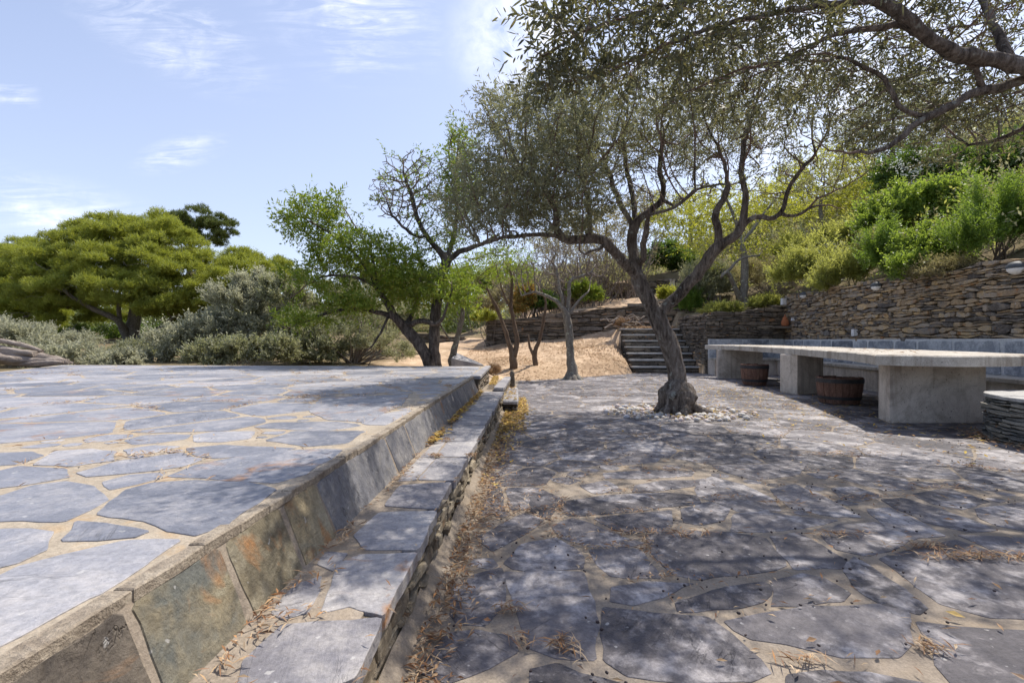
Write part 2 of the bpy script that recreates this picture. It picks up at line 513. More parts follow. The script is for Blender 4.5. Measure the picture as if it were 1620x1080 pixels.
M['pebble'] = island_mat('pebble', [(0.34, 0.32, 0.31), (0.52, 0.49, 0.47), (0.66, 0.63, 0.60), (0.46, 0.42, 0.42)], 0.75, 0.3, True)
M['litter'] = island_mat('litter', [(0.15, 0.085, 0.05), (0.30, 0.17, 0.09), (0.42, 0.30, 0.18), (0.55, 0.43, 0.29), (0.20, 0.11, 0.07), (0.40, 0.21, 0.09), (0.48, 0.37, 0.23)], 0.8, 0.25, None, 0.15)
M['yellow_litter'] = island_mat('yellow_litter', [(0.50, 0.32, 0.06), (0.66, 0.47, 0.10), (0.38, 0.22, 0.09), (0.62, 0.50, 0.18), (0.30, 0.17, 0.09), (0.46, 0.30, 0.12)], 0.8, 0.25, None, 0.2)
M['straw'] = island_mat('straw', [(0.36, 0.24, 0.15), (0.50, 0.37, 0.23), (0.62, 0.49, 0.33), (0.30, 0.18, 0.11), (0.44, 0.29, 0.18)], 0.9, 0.1, None, 0.15)
M['olive_fruit'] = island_mat('olive_fruit', [(0.018, 0.012, 0.014), (0.03, 0.016, 0.016), (0.05, 0.03, 0.025), (0.022, 0.014, 0.016)], 0.45, 0.5)
M['flower'] = island_mat('flower', [(0.62, 0.66, 0.58), (0.78, 0.80, 0.74)], 0.7, 0.2, None, 0.3)
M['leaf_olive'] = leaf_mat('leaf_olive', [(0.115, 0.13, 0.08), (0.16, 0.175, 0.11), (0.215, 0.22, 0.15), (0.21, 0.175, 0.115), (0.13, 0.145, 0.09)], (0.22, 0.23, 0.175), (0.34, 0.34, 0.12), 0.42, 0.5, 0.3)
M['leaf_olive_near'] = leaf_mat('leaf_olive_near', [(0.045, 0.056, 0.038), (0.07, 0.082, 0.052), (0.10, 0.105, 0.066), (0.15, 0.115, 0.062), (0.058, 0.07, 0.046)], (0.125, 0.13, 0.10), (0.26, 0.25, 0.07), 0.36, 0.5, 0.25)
M['leaf_almond'] = leaf_mat('leaf_almond', [(0.10, 0.16, 0.024), (0.145, 0.215, 0.03), (0.20, 0.25, 0.036), (0.12, 0.185, 0.026), (0.29, 0.26, 0.045)], None, (0.34, 0.45, 0.03), 0.42, 0.5)
M['leaf_yellow'] = leaf_mat('leaf_yellow', [(0.18, 0.22, 0.035), (0.26, 0.285, 0.045), (0.33, 0.325, 0.065), (0.20, 0.25, 0.04)], None, (0.62, 0.62, 0.06), 0.5, 0.5)
M['leaf_pine'] = leaf_mat('leaf_pine', [(0.18, 0.225, 0.045), (0.255, 0.30, 0.055), (0.34, 0.37, 0.075), (0.16, 0.19, 0.045)], None, (0.58, 0.61, 0.05), 0.38, 0.6)
M['leaf_pine_dark'] = leaf_mat('leaf_pine_dark', [(0.085, 0.115, 0.03), (0.12, 0.155, 0.038), (0.15, 0.185, 0.045)], None, (0.25, 0.3, 0.03), 0.2, 0.6)
M['leaf_grey'] = leaf_mat('leaf_grey', [(0.19, 0.20, 0.125), (0.27, 0.275, 0.185), (0.36, 0.36, 0.26), (0.23, 0.225, 0.14)], (0.38, 0.38, 0.29), (0.58, 0.58, 0.36), 0.5, 0.55)
M['leaf_grey_green'] = leaf_mat('leaf_grey_green', [(0.15, 0.17, 0.09), (0.21, 0.225, 0.13), (0.28, 0.285, 0.18)], (0.34, 0.34, 0.24), (0.42, 0.43, 0.16), 0.4, 0.55)
M['leaf_rosemary'] = leaf_mat('leaf_rosemary', [(0.06, 0.12, 0.022), (0.10, 0.175, 0.03), (0.16, 0.235, 0.042)], None, (0.42, 0.58, 0.06), 0.45, 0.5)
M['leaf_lime'] = leaf_mat('leaf_lime', [(0.17, 0.20, 0.045), (0.25, 0.27, 0.065), (0.33, 0.33, 0.10), (0.20, 0.21, 0.075)], None, (0.68, 0.70, 0.14), 0.5, 0.55)
M['leaf_green'] = leaf_mat('leaf_green', [(0.065, 0.125, 0.026), (0.11, 0.18, 0.034), (0.17, 0.235, 0.05)], None, (0.50, 0.64, 0.07), 0.48, 0.45)
M['leaf_dark'] = leaf_mat('leaf_dark', [(0.035, 0.075, 0.018), (0.055, 0.105, 0.024), (0.085, 0.14, 0.03)], None, (0.30, 0.44, 0.05), 0.35, 0.4)
M['leaf_scrub'] = leaf_mat('leaf_scrub', [(0.21, 0.18, 0.105), (0.29, 0.25, 0.145), (0.36, 0.30, 0.20), (0.23, 0.225, 0.095)], None, (0.46, 0.42, 0.14), 0.4, 0.7)
M['leaf_orange'] = leaf_mat('leaf_orange', [(0.16, 0.17, 0.04), (0.34, 0.20, 0.06), (0.18, 0.19, 0.05), (0.12, 0.16, 0.04)], None, (0.6, 0.3, 0.05), 0.4, 0.6)

# ------------------------------------------------------------------ world, sun, camera
SUN_AZ, SUN_EL = 46.0, 58.0            # degrees clockwise from +Y, elevation
sd = Vector((math.sin(math.radians(SUN_AZ)) * math.cos(math.radians(SUN_EL)), math.cos(math.radians(SUN_AZ)) * math.cos(math.radians(SUN_EL)), math.sin(math.radians(SUN_EL))))
w = bpy.data.worlds.new('World')
scene.world = w
w.use_nodes = True
nt = w.node_tree
nt.nodes.clear()
g = NT(nt)
sky = g.n('ShaderNodeTexSky', sky_type='NISHITA')
sky.sun_disc = False
sky.sun_elevation = math.radians(SUN_EL)
sky.sun_rotation = math.radians(SUN_AZ)
sky.air_density = 1.0
sky.dust_density = 1.2
sky.ozone_density = 1.6
dirv = g.n('ShaderNodeTexCoord').outputs['Generated']
sx = g.n('ShaderNodeSeparateXYZ')
g.set(sx, 0, dirv)
yy = g.math('MAXIMUM', sx.outputs[1], 0.08)
gx = g.math('DIVIDE', sx.outputs[0], yy)
gz = g.math('DIVIDE', sx.outputs[2], yy)
cv = g.n('ShaderNodeCombineXYZ')
g.set(cv, 0, gx)
g.set(cv, 1, gz)


def lobe(px, py, rx, ry, rot=0.0):
    cx, cz = (px - 810) / F, (HOR - py) / F
    c, s = math.cos(rot), math.sin(rot)
    dx = g.math('SUBTRACT', gx, cx)
    dz = g.math('SUBTRACT', gz, cz)
    a = g.math('DIVIDE', g.math('ADD', g.math('MULTIPLY', dx, c), g.math('MULTIPLY', dz, s)), rx / F)
    b = g.math('DIVIDE', g.math('SUBTRACT', g.math('MULTIPLY', dz, c), g.math('MULTIPLY', dx, s)), ry / F)
    r = g.math('SQRT', g.math('ADD', g.math('MULTIPLY', a, a), g.math('MULTIPLY', b, b)))
    mr = g.n('ShaderNodeMapRange', interpolation_type='SMOOTHSTEP')
    g.set(mr, 'Value', r)
    mr.inputs['From Min'].default_value = 1.0
    mr.inputs['From Max'].default_value = 0.0
    return mr.outputs[0]


wisp = g.noise(g.mapping(cv.outputs[0], (2.6, 15, 1), rot=(0, 0, math.radians(28))), 2.2, 12, 0.66, 0.9)
puff = g.noise(cv.outputs[0], 9.0, 8, 0.6, 0.4)
fine = g.noise(cv.outputs[0], 30.0, 8, 0.65, 0.6)
wm = g.math('MULTIPLY', g.ramp(wisp, [(0.42, 0.0), (0.74, 1.0)]), g.ramp(puff, [(0.35, 0.15), (0.62, 1.0)]))
pm = g.ramp(g.math('ADD', g.math('MULTIPLY', puff, 0.6), g.math('MULTIPLY', fine, 0.4)), [(0.33, 0.0), (0.58, 1.0)])
cl = None
for args, tex, amp in [((270, 55, 230, 85, -0.45), wm, 1.15), ((560, 30, 200, 130, -0.25), wm, 1.0), ((70, 330, 280, 70, -0.22), wm, 1.1), ((285, 243, 95, 34, 0.25), wm, 1.5),
                       ((15, 148, 60, 42, -0.3), wm, 1.6), ((830, 60, 150, 150, 0.9), pm, 0.95), ((1300, 120, 500, 330, 0.0), pm, 0.7)]:
    t = g.math('MULTIPLY', g.math('MULTIPLY', lobe(*args), tex), amp)
    cl = t if cl is None else g.math('MAXIMUM', cl, t)
cl = g.math('MULTIPLY', g.math('MINIMUM', cl, 1.0), 0.78)
SKY_STR = 0.09
haze = g.ramp(gz, [(0.0, 0.50), (0.75, 0.28)])
skycol = g.mix(haze, sky.outputs[0], (4.3, 4.4, 5.7))
skymix = g.mix(cl, skycol, (7.4, 7.4, 7.8))
bg = g.n('ShaderNodeBackground')
g.set(bg, 'Color', skymix)
bg.inputs['Strength'].default_value = SKY_STR
wo = g.n('ShaderNodeOutputWorld')
nt.links.new(bg.outputs[0], wo.inputs[0])

sl = bpy.data.lights.new('sun', 'SUN')
sl.energy = 2.7
sl.angle = math.radians(0.53)
sl.color = (1.0, 0.93, 0.83)
so = bpy.data.objects.new('sun', sl)
so.rotation_euler = (-sd).to_track_quat('-Z', 'Y').to_euler()
so.location = sd * 60
COL.objects.link(so)

cam = bpy.data.cameras.new('camera')
cam.sensor_width = 36
cam.lens = F / 1620 * 36
cam.clip_start = 0.05
cam.clip_end = 3000
co = bpy.data.objects.new('camera', cam)
co.location = (0, 0, H)
co.rotation_euler = (math.radians(90 - 0.15), 0, 0)
COL.objects.link(co)
scene.camera = co
scene.view_settings.view_transform = 'Standard'
scene.view_settings.look = 'None'
scene.view_settings.gamma = 1
scene.view_settings.exposure = 1.2
scene.render.film_transparent = False
cy = scene.cycles
cy.use_denoising = True
try:
    cy.denoiser = 'OPENIMAGEDENOISE'
    cy.denoising_prefilter = 'ACCURATE'
except Exception:
    pass
cy.max_bounces = 7
cy.diffuse_bounces = 4
cy.glossy_bounces = 2
cy.transmission_bounces = 5
cy.sample_clamp_indirect = 8
cy.caustics_reflective = False
cy.caustics_refractive = False
scene.render.threads_mode = 'AUTO'

# ------------------------------------------------------------------ layout constants
B = 0.042                                  # the ledge drifts to the right as it goes away
T_Z, L_Z = 0.46, 0.25                      # terrace and ledge heights above the patio
top_x = lambda y: -0.786 + B * y           # top edge of the sloped kerb
inn_x = lambda y: -0.700 + B * y           # where the kerb meets the ledge
edg_x = lambda y: -0.385 + B * y           # outer edge of the ledge
wall_x = lambda y: 6.6 + (np.asarray(y, float) - 4.0) * 0.1146
ysand = lambda x: np.interp(x, [-1.0, 0.5, 3.66], [11.35, 11.35, 13.9])
ymid = lambda x: 19.0 - (np.asarray(x, float) + 1.0) * 0.385


def terr(x, y):
    x = np.asarray(x, float)
    y = np.asarray(y, float)
    # low ground: sand behind the patio and path
    zb = 0.58 + np.clip(x + 1, 0, 4.7) * 0.125
    y0 = ysand(x)
    t = np.clip((y - y0) / np.maximum(ymid(np.clip(x, -1, 6.8)) - y0, 1), 0, 1)
    sand = np.where(y > y0, zb * t ** 0.85 + 0.10 * smooth(0, 1.0, y - y0), -0.1)
    path = np.where(y > 19, 0.70 + 0.075 * (y - 19), sand)
    left = 0.30 + 0.03 * np.clip(y - 10, 0, 200) * smooth(0, 1, 1) + 0.2 * smooth(15, 30, y)
    k = smooth(-4.5, -1.5, x)
    z = left * (1 - k) + np.where(x < -1, path, sand) * k
    beh = smooth(8.6, 9.6, y) * (1 - smooth(-0.9, 0.1, x))
    z = np.where((y < y0 + 0.3), np.maximum(np.where(x < 0.1, -0.1 + 0.4 * beh, -0.1), np.where(y > y0, sand, -0.1)), z)
    # stairs pit
    st = (x > 3.55) & (x < 5.45) & (y < 15.75)
    z = np.where(st, -0.15, z)
    z = np.where((x > 3.55) & (x < 5.45) & (y >= 15.75), 1.30, z)
    z = np.where((x > 5.45) & (y < 13.8) & (x < wall_x(y) + 0.3), -0.15, z)
    z = np.where((x > 5.45) & (y >= 13.8), 1.58 + 0.11 * (x - 5.45) + 0.13 * (y - 13.8), z)
    # behind the middle retaining wall
    xc = np.clip(x, -1, 6.8)
    rise = smooth(-2.5, 3.5, x)
    zt = 1.60 + (xc + 1) * 0.104 + (0.03 + 0.09 * rise) * (y - ymid(xc))
    yc = np.minimum(y, 46)
    tan = np.interp(x / np.maximum(y, 5), [-.15, -.05, 0, .12, .38, .64, .9, 1.3], [.035, .045, .06, .10, .15, .23, .33, .42])
    zt = np.where((y > 22.1), np.maximum(zt, 0.95 + yc * tan + 0.02 * (y - yc)), zt)
    kk = np.where(y < 21.4, 1.0, smooth(-1.6, 1.2, x - 0.06 * (y - 21.4)))
    up = (y > ymid(x) + 0.28) & ((x > -0.95) | (y >= 21.4))
    z = np.where(up, np.maximum(z, z * (1 - kk) + zt * kk), z)
    # hillside right of the high wall
    hr = 1.98 + 0.50 * (x - wall_x(y) - 0.3)
    hr = np.where(y > 13.8, hr + 0.13 * (y - 13.8) * 0.6, hr)
    z = np.where(x > wall_x(y) + 0.28, np.maximum(z, hr), z)
    z = np.where(z > 9, 9 + (z - 9) * 0.72, z)
    z = np.minimum(z, 40 + 0.02 * z)
    # roughness away from the paved part
    rough = (z > -0.09)
    z = z + rough * (0.04 * np.sin(x * 2.3 + y * 1.1) + 0.03 * np.sin(y * 3.7 - x * 1.9)) * smooth(11.9, 14, y)
    return z


def axis(lo, hi, step, far, n):
    c = np.arange(lo, hi + 1e-6, step)
    gr = np.geomspace(step, far, n).cumsum()
    return np.concatenate([(lo - gr)[::-1], c, hi + gr])


gxs = axis(-12, 22, 0.2, 300, 26)
gys = axis(-3, 32, 0.2, 300, 26)
X, Y = np.meshgrid(gxs, gys)
Z = terr(X, Y)
ny, nx = X.shape
idx = np.arange(ny * nx).reshape(ny, nx)
q = np.stack([idx[:-1, :-1], idx[:-1, 1:], idx[1:, 1:], idx[1:, :-1]], -1).reshape(-1, 4)
mb = MB()
mb.add(np.stack([X, Y, Z], -1), q, 0, True)
tag(mb.build('ground', M['sand']), kind='structure')


# ------------------------------------------------------------------ paving
def clip_half(poly, p, n):
    out = []
    k = len(poly)
    d = [(poly[i][0] - p[0]) * n[0] + (poly[i][1] - p[1]) * n[1] for i in range(k)]
    for i in range(k):
        j = (i + 1) % k
        if d[i] <= 0: out.append(poly[i])
        if (d[i] < 0) != (d[j] < 0):
            t = d[i] / (d[i] - d[j])
            out.append((poly[i][0] + (poly[j][0] - poly[i][0]) * t, poly[i][1] + (poly[j][1] - poly[i][1]) * t))
    return out


def voronoi(sites, wts, bounds):
    """power diagram cells of the sites, clipped to a convex polygon (counter-clockwise)"""
    S = np.asarray(sites)
    cells = []
    for i in range(len(S)):
        d2 = np.sum((S - S[i]) ** 2, 1)
        nb = np.argsort(d2)[1:40]
        poly = [(S[i][0] - 3, S[i][1] - 3), (S[i][0] + 3, S[i][1] - 3), (S[i][0] + 3, S[i][1] + 3), (S[i][0] - 3, S[i][1] + 3)]
        for j in nb:
            dv = S[j] - S[i]
            L = math.sqrt(d2[j])
            if L < 1e-6: continue
            t = 0.5 + (wts[i] - wts[j]) / (2 * d2[j])
            poly = clip_half(poly, S[i] + dv * t, dv / L)
            if len(poly) < 3: break
        if len(poly) >= 3 and bounds is not None:
            k = len(bounds)
            for a in range(k):
                p, r = np.array(bounds[a]), np.array(bounds[(a + 1) % k])
                e = r - p
                poly = clip_half(poly, p, unit(np.array([e[1], -e[0]])))
                if len(poly) < 3: break
        cells.append(np.array(poly) if len(poly) >= 3 else None)
    return cells


def shrink(poly, gap):
    poly = [tuple(p) for p in poly]
    k = len(poly)
    base = np.array(poly)
    out = poly
    for i in range(k):
        e = base[(i + 1) % k] - base[i]
        if np.linalg.norm(e) < 1e-5: continue
        n = unit(np.array([e[1], -e[0]]))
        gg = gap * random.uniform(0.55, 1.5)
        out = clip_half(out, base[i] - n * gg, n)
        if len(out) < 3: return None
    return np.array(out)


def area(p):
    return 0.5 * abs(np.sum(p[:, 0] * np.roll(p[:, 1], -1) - np.roll(p[:, 0], -1) * p[:, 1]))


def organic(poly, step=0.05, amp=0.012, cut=0.28):
    """round the corners and roughen the edge of a stone"""
    p = np.asarray(poly, float)
    for _ in range(1):
        a = p * (1 - cut) + np.roll(p, -1, 0) * cut
        b = p * cut + np.roll(p, -1, 0) * (1 - cut)
        p = np.stack([a, b], 1).reshape(-1, 2)
    out = []
    for i in range(len(p)):
        a, b = p[i], p[(i + 1) % len(p)]
        L = np.linalg.norm(b - a)
        k = max(1, int(L / step))
        for t in range(k):
            out.append(a + (b - a) * t / k)
    out = np.array(out)
    e = np.roll(out, -1, 0) - np.roll(out, 1, 0)
    nrm = unit(np.stack([e[:, 1], -e[:, 0]], 1))
    s = 3.0
    o1 = random.uniform(0, 50)
    am = np.array([mnoise.noise(Vector((x * 9 + o1, y * 9, 0.0))) + 0.6 * mnoise.noise(Vector((x * 26 + o1, y * 26, 3.0))) for x, y in out])
    return out + nrm * (am * amp)[:, None]


def in_poly(pt, poly):
    x, y = pt
    c = False
    n = len(poly)
    for i in range(n):
        x1, y1 = poly[i]
        x2, y2 = poly[(i + 1) % n]
        if (y1 > y) != (y2 > y) and x < (x2 - x1) * (y - y1) / (y2 - y1) + x1:
            c = not c
    return c


def zoomed(ox, oy, s, z, polys):
    return [np.array([G(ox + a / s, oy + b / s, z)[:2] for a, b in pl]) for pl in polys]


JOINTS = {'patio': [], 'terrace': [], 'ledge': []}


def pave(mb, bounds, traced, z, size, aniso, gap, keep=lambda c: True, key='patio', mi=0, step=0.05, thick=0.05):
    x0, y0 = np.min(bounds, 0)
    x1, y1 = np.max(bounds, 0)
    cents = [p.mean(0) for p in traced]
    sites, wts = [], []
    for p in traced:                                   # several sites along every traced stone keep the others off it
        c = p.mean(0)
        for q_ in [c] + [c + (v - c) * 0.55 for v in p] + [c + (v - c) * 0.86 for v in p]:
            sites.append(q_)
            wts.append(0)
    nt_ = len(sites)
    cand = []
    sxx, syy = size * aniso, size / aniso
    r = 0
    for yv in np.arange(y0 - syy, y1 + syy, syy):
        r += 1
        for xv in np.arange(x0 - sxx, x1 + sxx, sxx):
            c = np.array([xv + (r % 2) * sxx * 0.5 + random.uniform(-0.42, 0.42) * sxx, yv + random.uniform(-0.42, 0.42) * syy])
            cand.append(c)
    for c in cand:
        if any(in_poly(c, p) for p in traced): continue
        if traced and min(np.min(np.sum((p - c) ** 2, 1)) for p in traced) < (size * 0.10) ** 2: continue
        sites.append(c)
        wts.append(random.uniform(-0.13, 0.13) * size * size)
    cells = voronoi(np.array(sites), wts, bounds)
    polys = [organic(p.mean(0) + (p - p.mean(0)) * (1.07 if key == 'terrace' else 1.08), step, 0.013, 0.06) for p in traced]
    for i in range(nt_, len(cells)):
        c = cells[i]
        if c is None or not keep(sites[i]): continue
        s = shrink(c, gap)
        if s is None or area(s) < 0.012: continue
        d = np.linalg.norm(s.mean(0))
        polys.append(organic(s, step * (1 if d < 4 else 2.2), 0.010, 0.09))
    # small wedging stones in the wide joints
    dense = np.vstack(polys)
    C = np.stack([rng.uniform(x0, x1, 9000), rng.uniform(y0, y1, 9000)], 1)
    C = C[(np.abs(C[:, 0]) < np.maximum(C[:, 1], 0) * 1.25 + 0.8) & (C[:, 1] > 0.2) & (C[:, 1] < 7.5)]
    dm = np.concatenate([np.sqrt(((c[:, None] - dense[None]) ** 2).sum(2).min(1)) for c in np.array_split(C, 40)])
    big = [p for p in polys]
    new = []
    for i in np.argsort(-dm):
        if dm[i] < 0.048: break
        c = C[i]
        if not keep(c): continue
        if bounds is not None and not in_poly(c, [tuple(b) for b in bounds]): continue
        if any(abs(p[:, 0].mean() - c[0]) < 1.5 and abs(p[:, 1].mean() - c[1]) < 1.5 and in_poly(c, p) for p in big): continue
        r = dm[i]
        if new:
            dn = min(np.sqrt(((q_ - c) ** 2).sum(1)).min() for q_ in new)
            r = min(r, dn)
        bd = np.array(bounds)
        be = np.roll(bd, -1, 0) - bd
        bn = unit(np.stack([be[:, 1], -be[:, 0]], 1))
        r = min(r, float(np.min(np.sum((bd - c) * bn, 1))))
        if r < 0.045: continue
        k = random.randint(5, 7)
        an = np.sort((np.arange(k) + rng.uniform(-.3, .3, k)) / k * 2 * math.pi)
        rad = (r - gap * 0.9) * rng.uniform(0.8, 1.12, k)
        new.append(organic(np.stack([c[0] + np.cos(an) * rad * 1.15, c[1] + np.sin(an) * rad], 1), 0.03, 0.006, 0.10))
    polys += new
    for k, p in enumerate(polys):
        d = max(0.6, np.linalg.norm(p.mean(0)))
        zt = z + random.uniform(0.0002, 0.0014) + (0.0006 if k < len(traced) else 0)
        tilt = rng.normal(0, 0.0004, 2)
        c = p.mean(0)
        zz = zt + (p - c) @ tilt
        prism(mb, p, z - thick, zz, 0.0012, mi)
        JOINTS[key].append(p)
    return polys


A_ = (840, 640, 2.077)
traced_patio = zoomed(*A_, 0, [
    [(250, 672), (400, 690), (575, 705), (650, 760), (740, 830), (775, 880), (700, 905), (420, 905), (330, 880), (262, 840), (245, 760)],
    [(390, 430), (500, 420), (640, 422), (760, 440), (800, 490), (828, 530), (740, 550), (560, 570), (480, 555), (420, 500)],
    [(200, 480), (290, 472), (360, 480), (400, 530), (418, 565), (330, 568), (265, 560), (220, 525)],
    [(75, 400), (140, 375), (210, 395), (300, 435), (370, 455), (300, 468), (200, 465), (110, 440)],
    [(215, 375), (330, 360), (455, 350), (462, 395), (440, 415), (330, 420), (270, 405)],
    [(115, 320), (250, 300), (430, 290), (535, 300), (540, 325), (380, 345), (230, 360), (140, 365), (110, 345)],
    [(265, 600), (380, 585), (530, 590), (430, 630), (340, 660), (265, 645)],
    [(490, 650), (600, 610), (760, 585), (790, 600), (760, 650), (700, 665), (560, 680), (500, 678)],
    [(800, 585), (890, 558), (960, 572), (1045, 620), (1020, 645), (880, 660), (795, 662), (803, 620)],
    [(660, 715), (760, 690), (930, 670), (1150, 662), (1230, 690), (1230, 740), (1245, 790), (1200, 825), (1010, 825), (850, 790), (740, 770), (690, 745)],
    [(790, 435), (880, 425), (950, 460), (1030, 510), (1010, 535), (870, 538), (820, 485)],
    [(960, 425), (1020, 395), (1130, 390), (1200, 405), (1260, 440), (1180, 480), (1110, 495), (1010, 475)],
    [(1030, 530), (1070, 505), (1160, 560), (1230, 610), (1300, 665), (1270, 685), (1150, 655), (1060, 600)],
    [(1160, 510), (1280, 475), (1400, 450), (1520, 490), (1640, 530), (1780, 600), (1760, 690), (1620, 695), (1500, 690), (1350, 650), (1290, 605), (1220, 550)],
    [(1285, 720), (1400, 735), (1620, 750), (1760, 770), (1800, 860), (1640, 930), (1400, 920), (1340, 850), (1310, 775)],
    [(1410, 430), (1620, 440), (1760, 470), (1740, 520), (1640, 505), (1530, 480)],
    [(1105, 345), (1180, 340), (1260, 375), (1360, 430), (1260, 435), (1160, 390)],
    [(1160, 315), (1230, 310), (1350, 345), (1450, 380), (1530, 412), (1430, 414), (1300, 385), (1210, 345)],
    [(670, 360), (760, 352), (900, 372), (1000, 380), (900, 405), (760, 418), (668, 415)],
    [(790, 280), (870, 265), (960, 300), (1010, 330), (1075, 366), (1000, 366), (860, 340)],
    [(500, 345), (590, 320), (650, 345), (630, 380), (560, 395), (505, 385)],
    [(550, 250), (600, 240), (700, 265), (790, 310), (810, 345), (680, 348), (610, 318), (550, 300)],
    [(1260, 295), (1370, 275), (1500, 318), (1420, 343), (1320, 325)],
    [(860, 895), (960, 875), (1120, 885), (1290, 920), (1280, 990), (860, 990)],
    [(0, 870), (90, 858), (160, 885), (290, 915), (280, 985), (0, 985)],
    [(160, 265), (250, 250), (300, 283), (210, 292)],
    [(350, 265), (430, 250), (545, 250), (550, 265), (430, 283), (340, 287)],
    [(245, 225), (380, 215), (530, 218), (520, 235), (360, 244), (250, 242)],
    [(990, 275), (1060, 270), (1150, 300), (1080, 320), (1020, 305)],
    [(1470, 345), (1620, 322), (1740, 350), (1700, 415), (1620, 412), (1540, 398), (1480, 375)],
    [(0, 297), (70, 294), (80, 340), (60, 378), (0, 352)],
]) + [np.array([G(a, b)[:2] for a, b in pl]) for pl in [
    [(800, 908), (870, 906), (922, 908), (936, 950), (943, 990), (938, 1038), (880, 1037), (838, 1020), (818, 960)],
    [(803, 890), (825, 864), (880, 852), (905, 866), (922, 884), (918, 898), (860, 903), (816, 900)]]] + zoomed(420, 560, 2.077, 0, [
    [(700, 600), (780, 560), (850, 525), (912, 548), (840, 598), (750, 645)],
    [(612, 850), (622, 770), (680, 730), (770, 707), (788, 760), (783, 830), (720, 883), (640, 878)],
    [(515, 1040), (590, 922), (700, 910), (808, 932), (818, 980), (740, 1030), (600, 1080)]])

mb = MB()
pb = [(-0.36, -2.0), (7.2, -2.0), (7.95, 14.2), (0.25, 14.2)]
box(mb, (-0.45, -2.2, -0.06), (8.1, 14.3, -0.0005), 1)
sub = MB()
pave(mb, pb, traced_patio, 0.0007, 0.56, 1.4, 0.010, keep=lambda c: not (c[1] > ysand(c[0]) + 0.3 and c[0] < 3.5) and c[0] < wall_x(c[1]) + 0.1)
tag(mb.build('patio', [M['patio_slate'], M['mortar']]), kind='structure')

traced_terrace = zoomed(0, 560, 1.9756, T_Z, [
    [(0, 700), (60, 670), (200, 630), (380, 590), (548, 588), (450, 655), (290, 755), (80, 868), (0, 905)],
    [(310, 500), (400, 430), (480, 405), (620, 398), (760, 405), (850, 425), (790, 470), (695, 532), (608, 562), (540, 548), (450, 518)],
    [(210, 580), (240, 525), (330, 530), (460, 555), (420, 575), (300, 582)],
    [(-60, 560), (20, 548), (100, 548), (160, 560), (140, 610), (60, 650), (-60, 680)],
    [(-60, 460), (20, 440), (100, 415), (200, 400), (280, 415), (330, 455), (260, 490), (190, 520), (60, 520), (-60, 525)],
    [(545, 380), (610, 350), (800, 310), (1000, 298), (1065, 300), (950, 372), (860, 400), (700, 390)],
    [(320, 400), (400, 377), (510, 372), (500, 390), (420, 408), (350, 423)],
    [(250, 370), (380, 335), (560, 310), (620, 330), (560, 353), (400, 373), (280, 383)],
    [(110, 345), (170, 305), (280, 298), (360, 305), (350, 333), (220, 350)],
    [(-60, 380), (60, 352), (200, 362), (208, 385), (80, 408), (-60, 425)],
    [(590, 295), (700, 285), (920, 295), (850, 308), (680, 326), (610, 317)],
    [(840, 270), (920, 242), (1130, 242), (1080, 278), (960, 288)],
    [(390, 300), (480, 286), (560, 290), (470, 311), (400, 314)],
    [(-40, 312), (100, 306), (130, 318), (60, 343), (-40, 352)],
    [(975, 180), (1010, 138), (1270, 128), (1250, 158), (1140, 210), (1030, 203)],
])
mb = MB()
tb = [(top_x(-2) - 0.022, -2.0), (top_x(6.45) - 0.022, 6.45), (-0.56, 9.05), (-8.85, 9.5), (-7.9, 7.5), (-3.4, -2.0)]
to = [(top_x(-2) + 0.002, -2.05), (top_x(6.45) + 0.002, 6.45), (-0.47, 6.46), (-0.45, 9.1), (-8.95, 9.6), (-8.0, 7.5), (-3.5, -2.05)]
prism(mb, to, -0.15, T_Z - 0.0005, 0.004, 1)
pave(mb, tb, traced_terrace, T_Z + 0.0007, 0.60, 1.4, 0.021, key='terrace', step=0.05)
tag(mb.build('terrace', [M['terrace_slate'], M['pale_mortar']]), kind='structure')

# ------------------------------------------------------------------ sloped kerb of the terrace: upright slate slabs under a cracked coping
kerb = thing('kerb_wall', 'sloped kerb of upright slate slabs with rust stains edging the raised terrace', 'kerb', (top_x(2), 2.0, L_Z))
mb = MB()


def kerb_pt(y, v, off=0.0):                # v 0 at the ledge, 1 at the top; off = outward
    x = inn_x(y) * (1 - v) + top_x(y) * v
    zz = (L_Z - 0.02) * (1 - v) + (T_Z - 0.012) * v
    n = unit(np.array([T_Z - L_Z, 0, (inn_x(0) - top_x(0))]))
    return np.array([x, y, zz]) + n * off


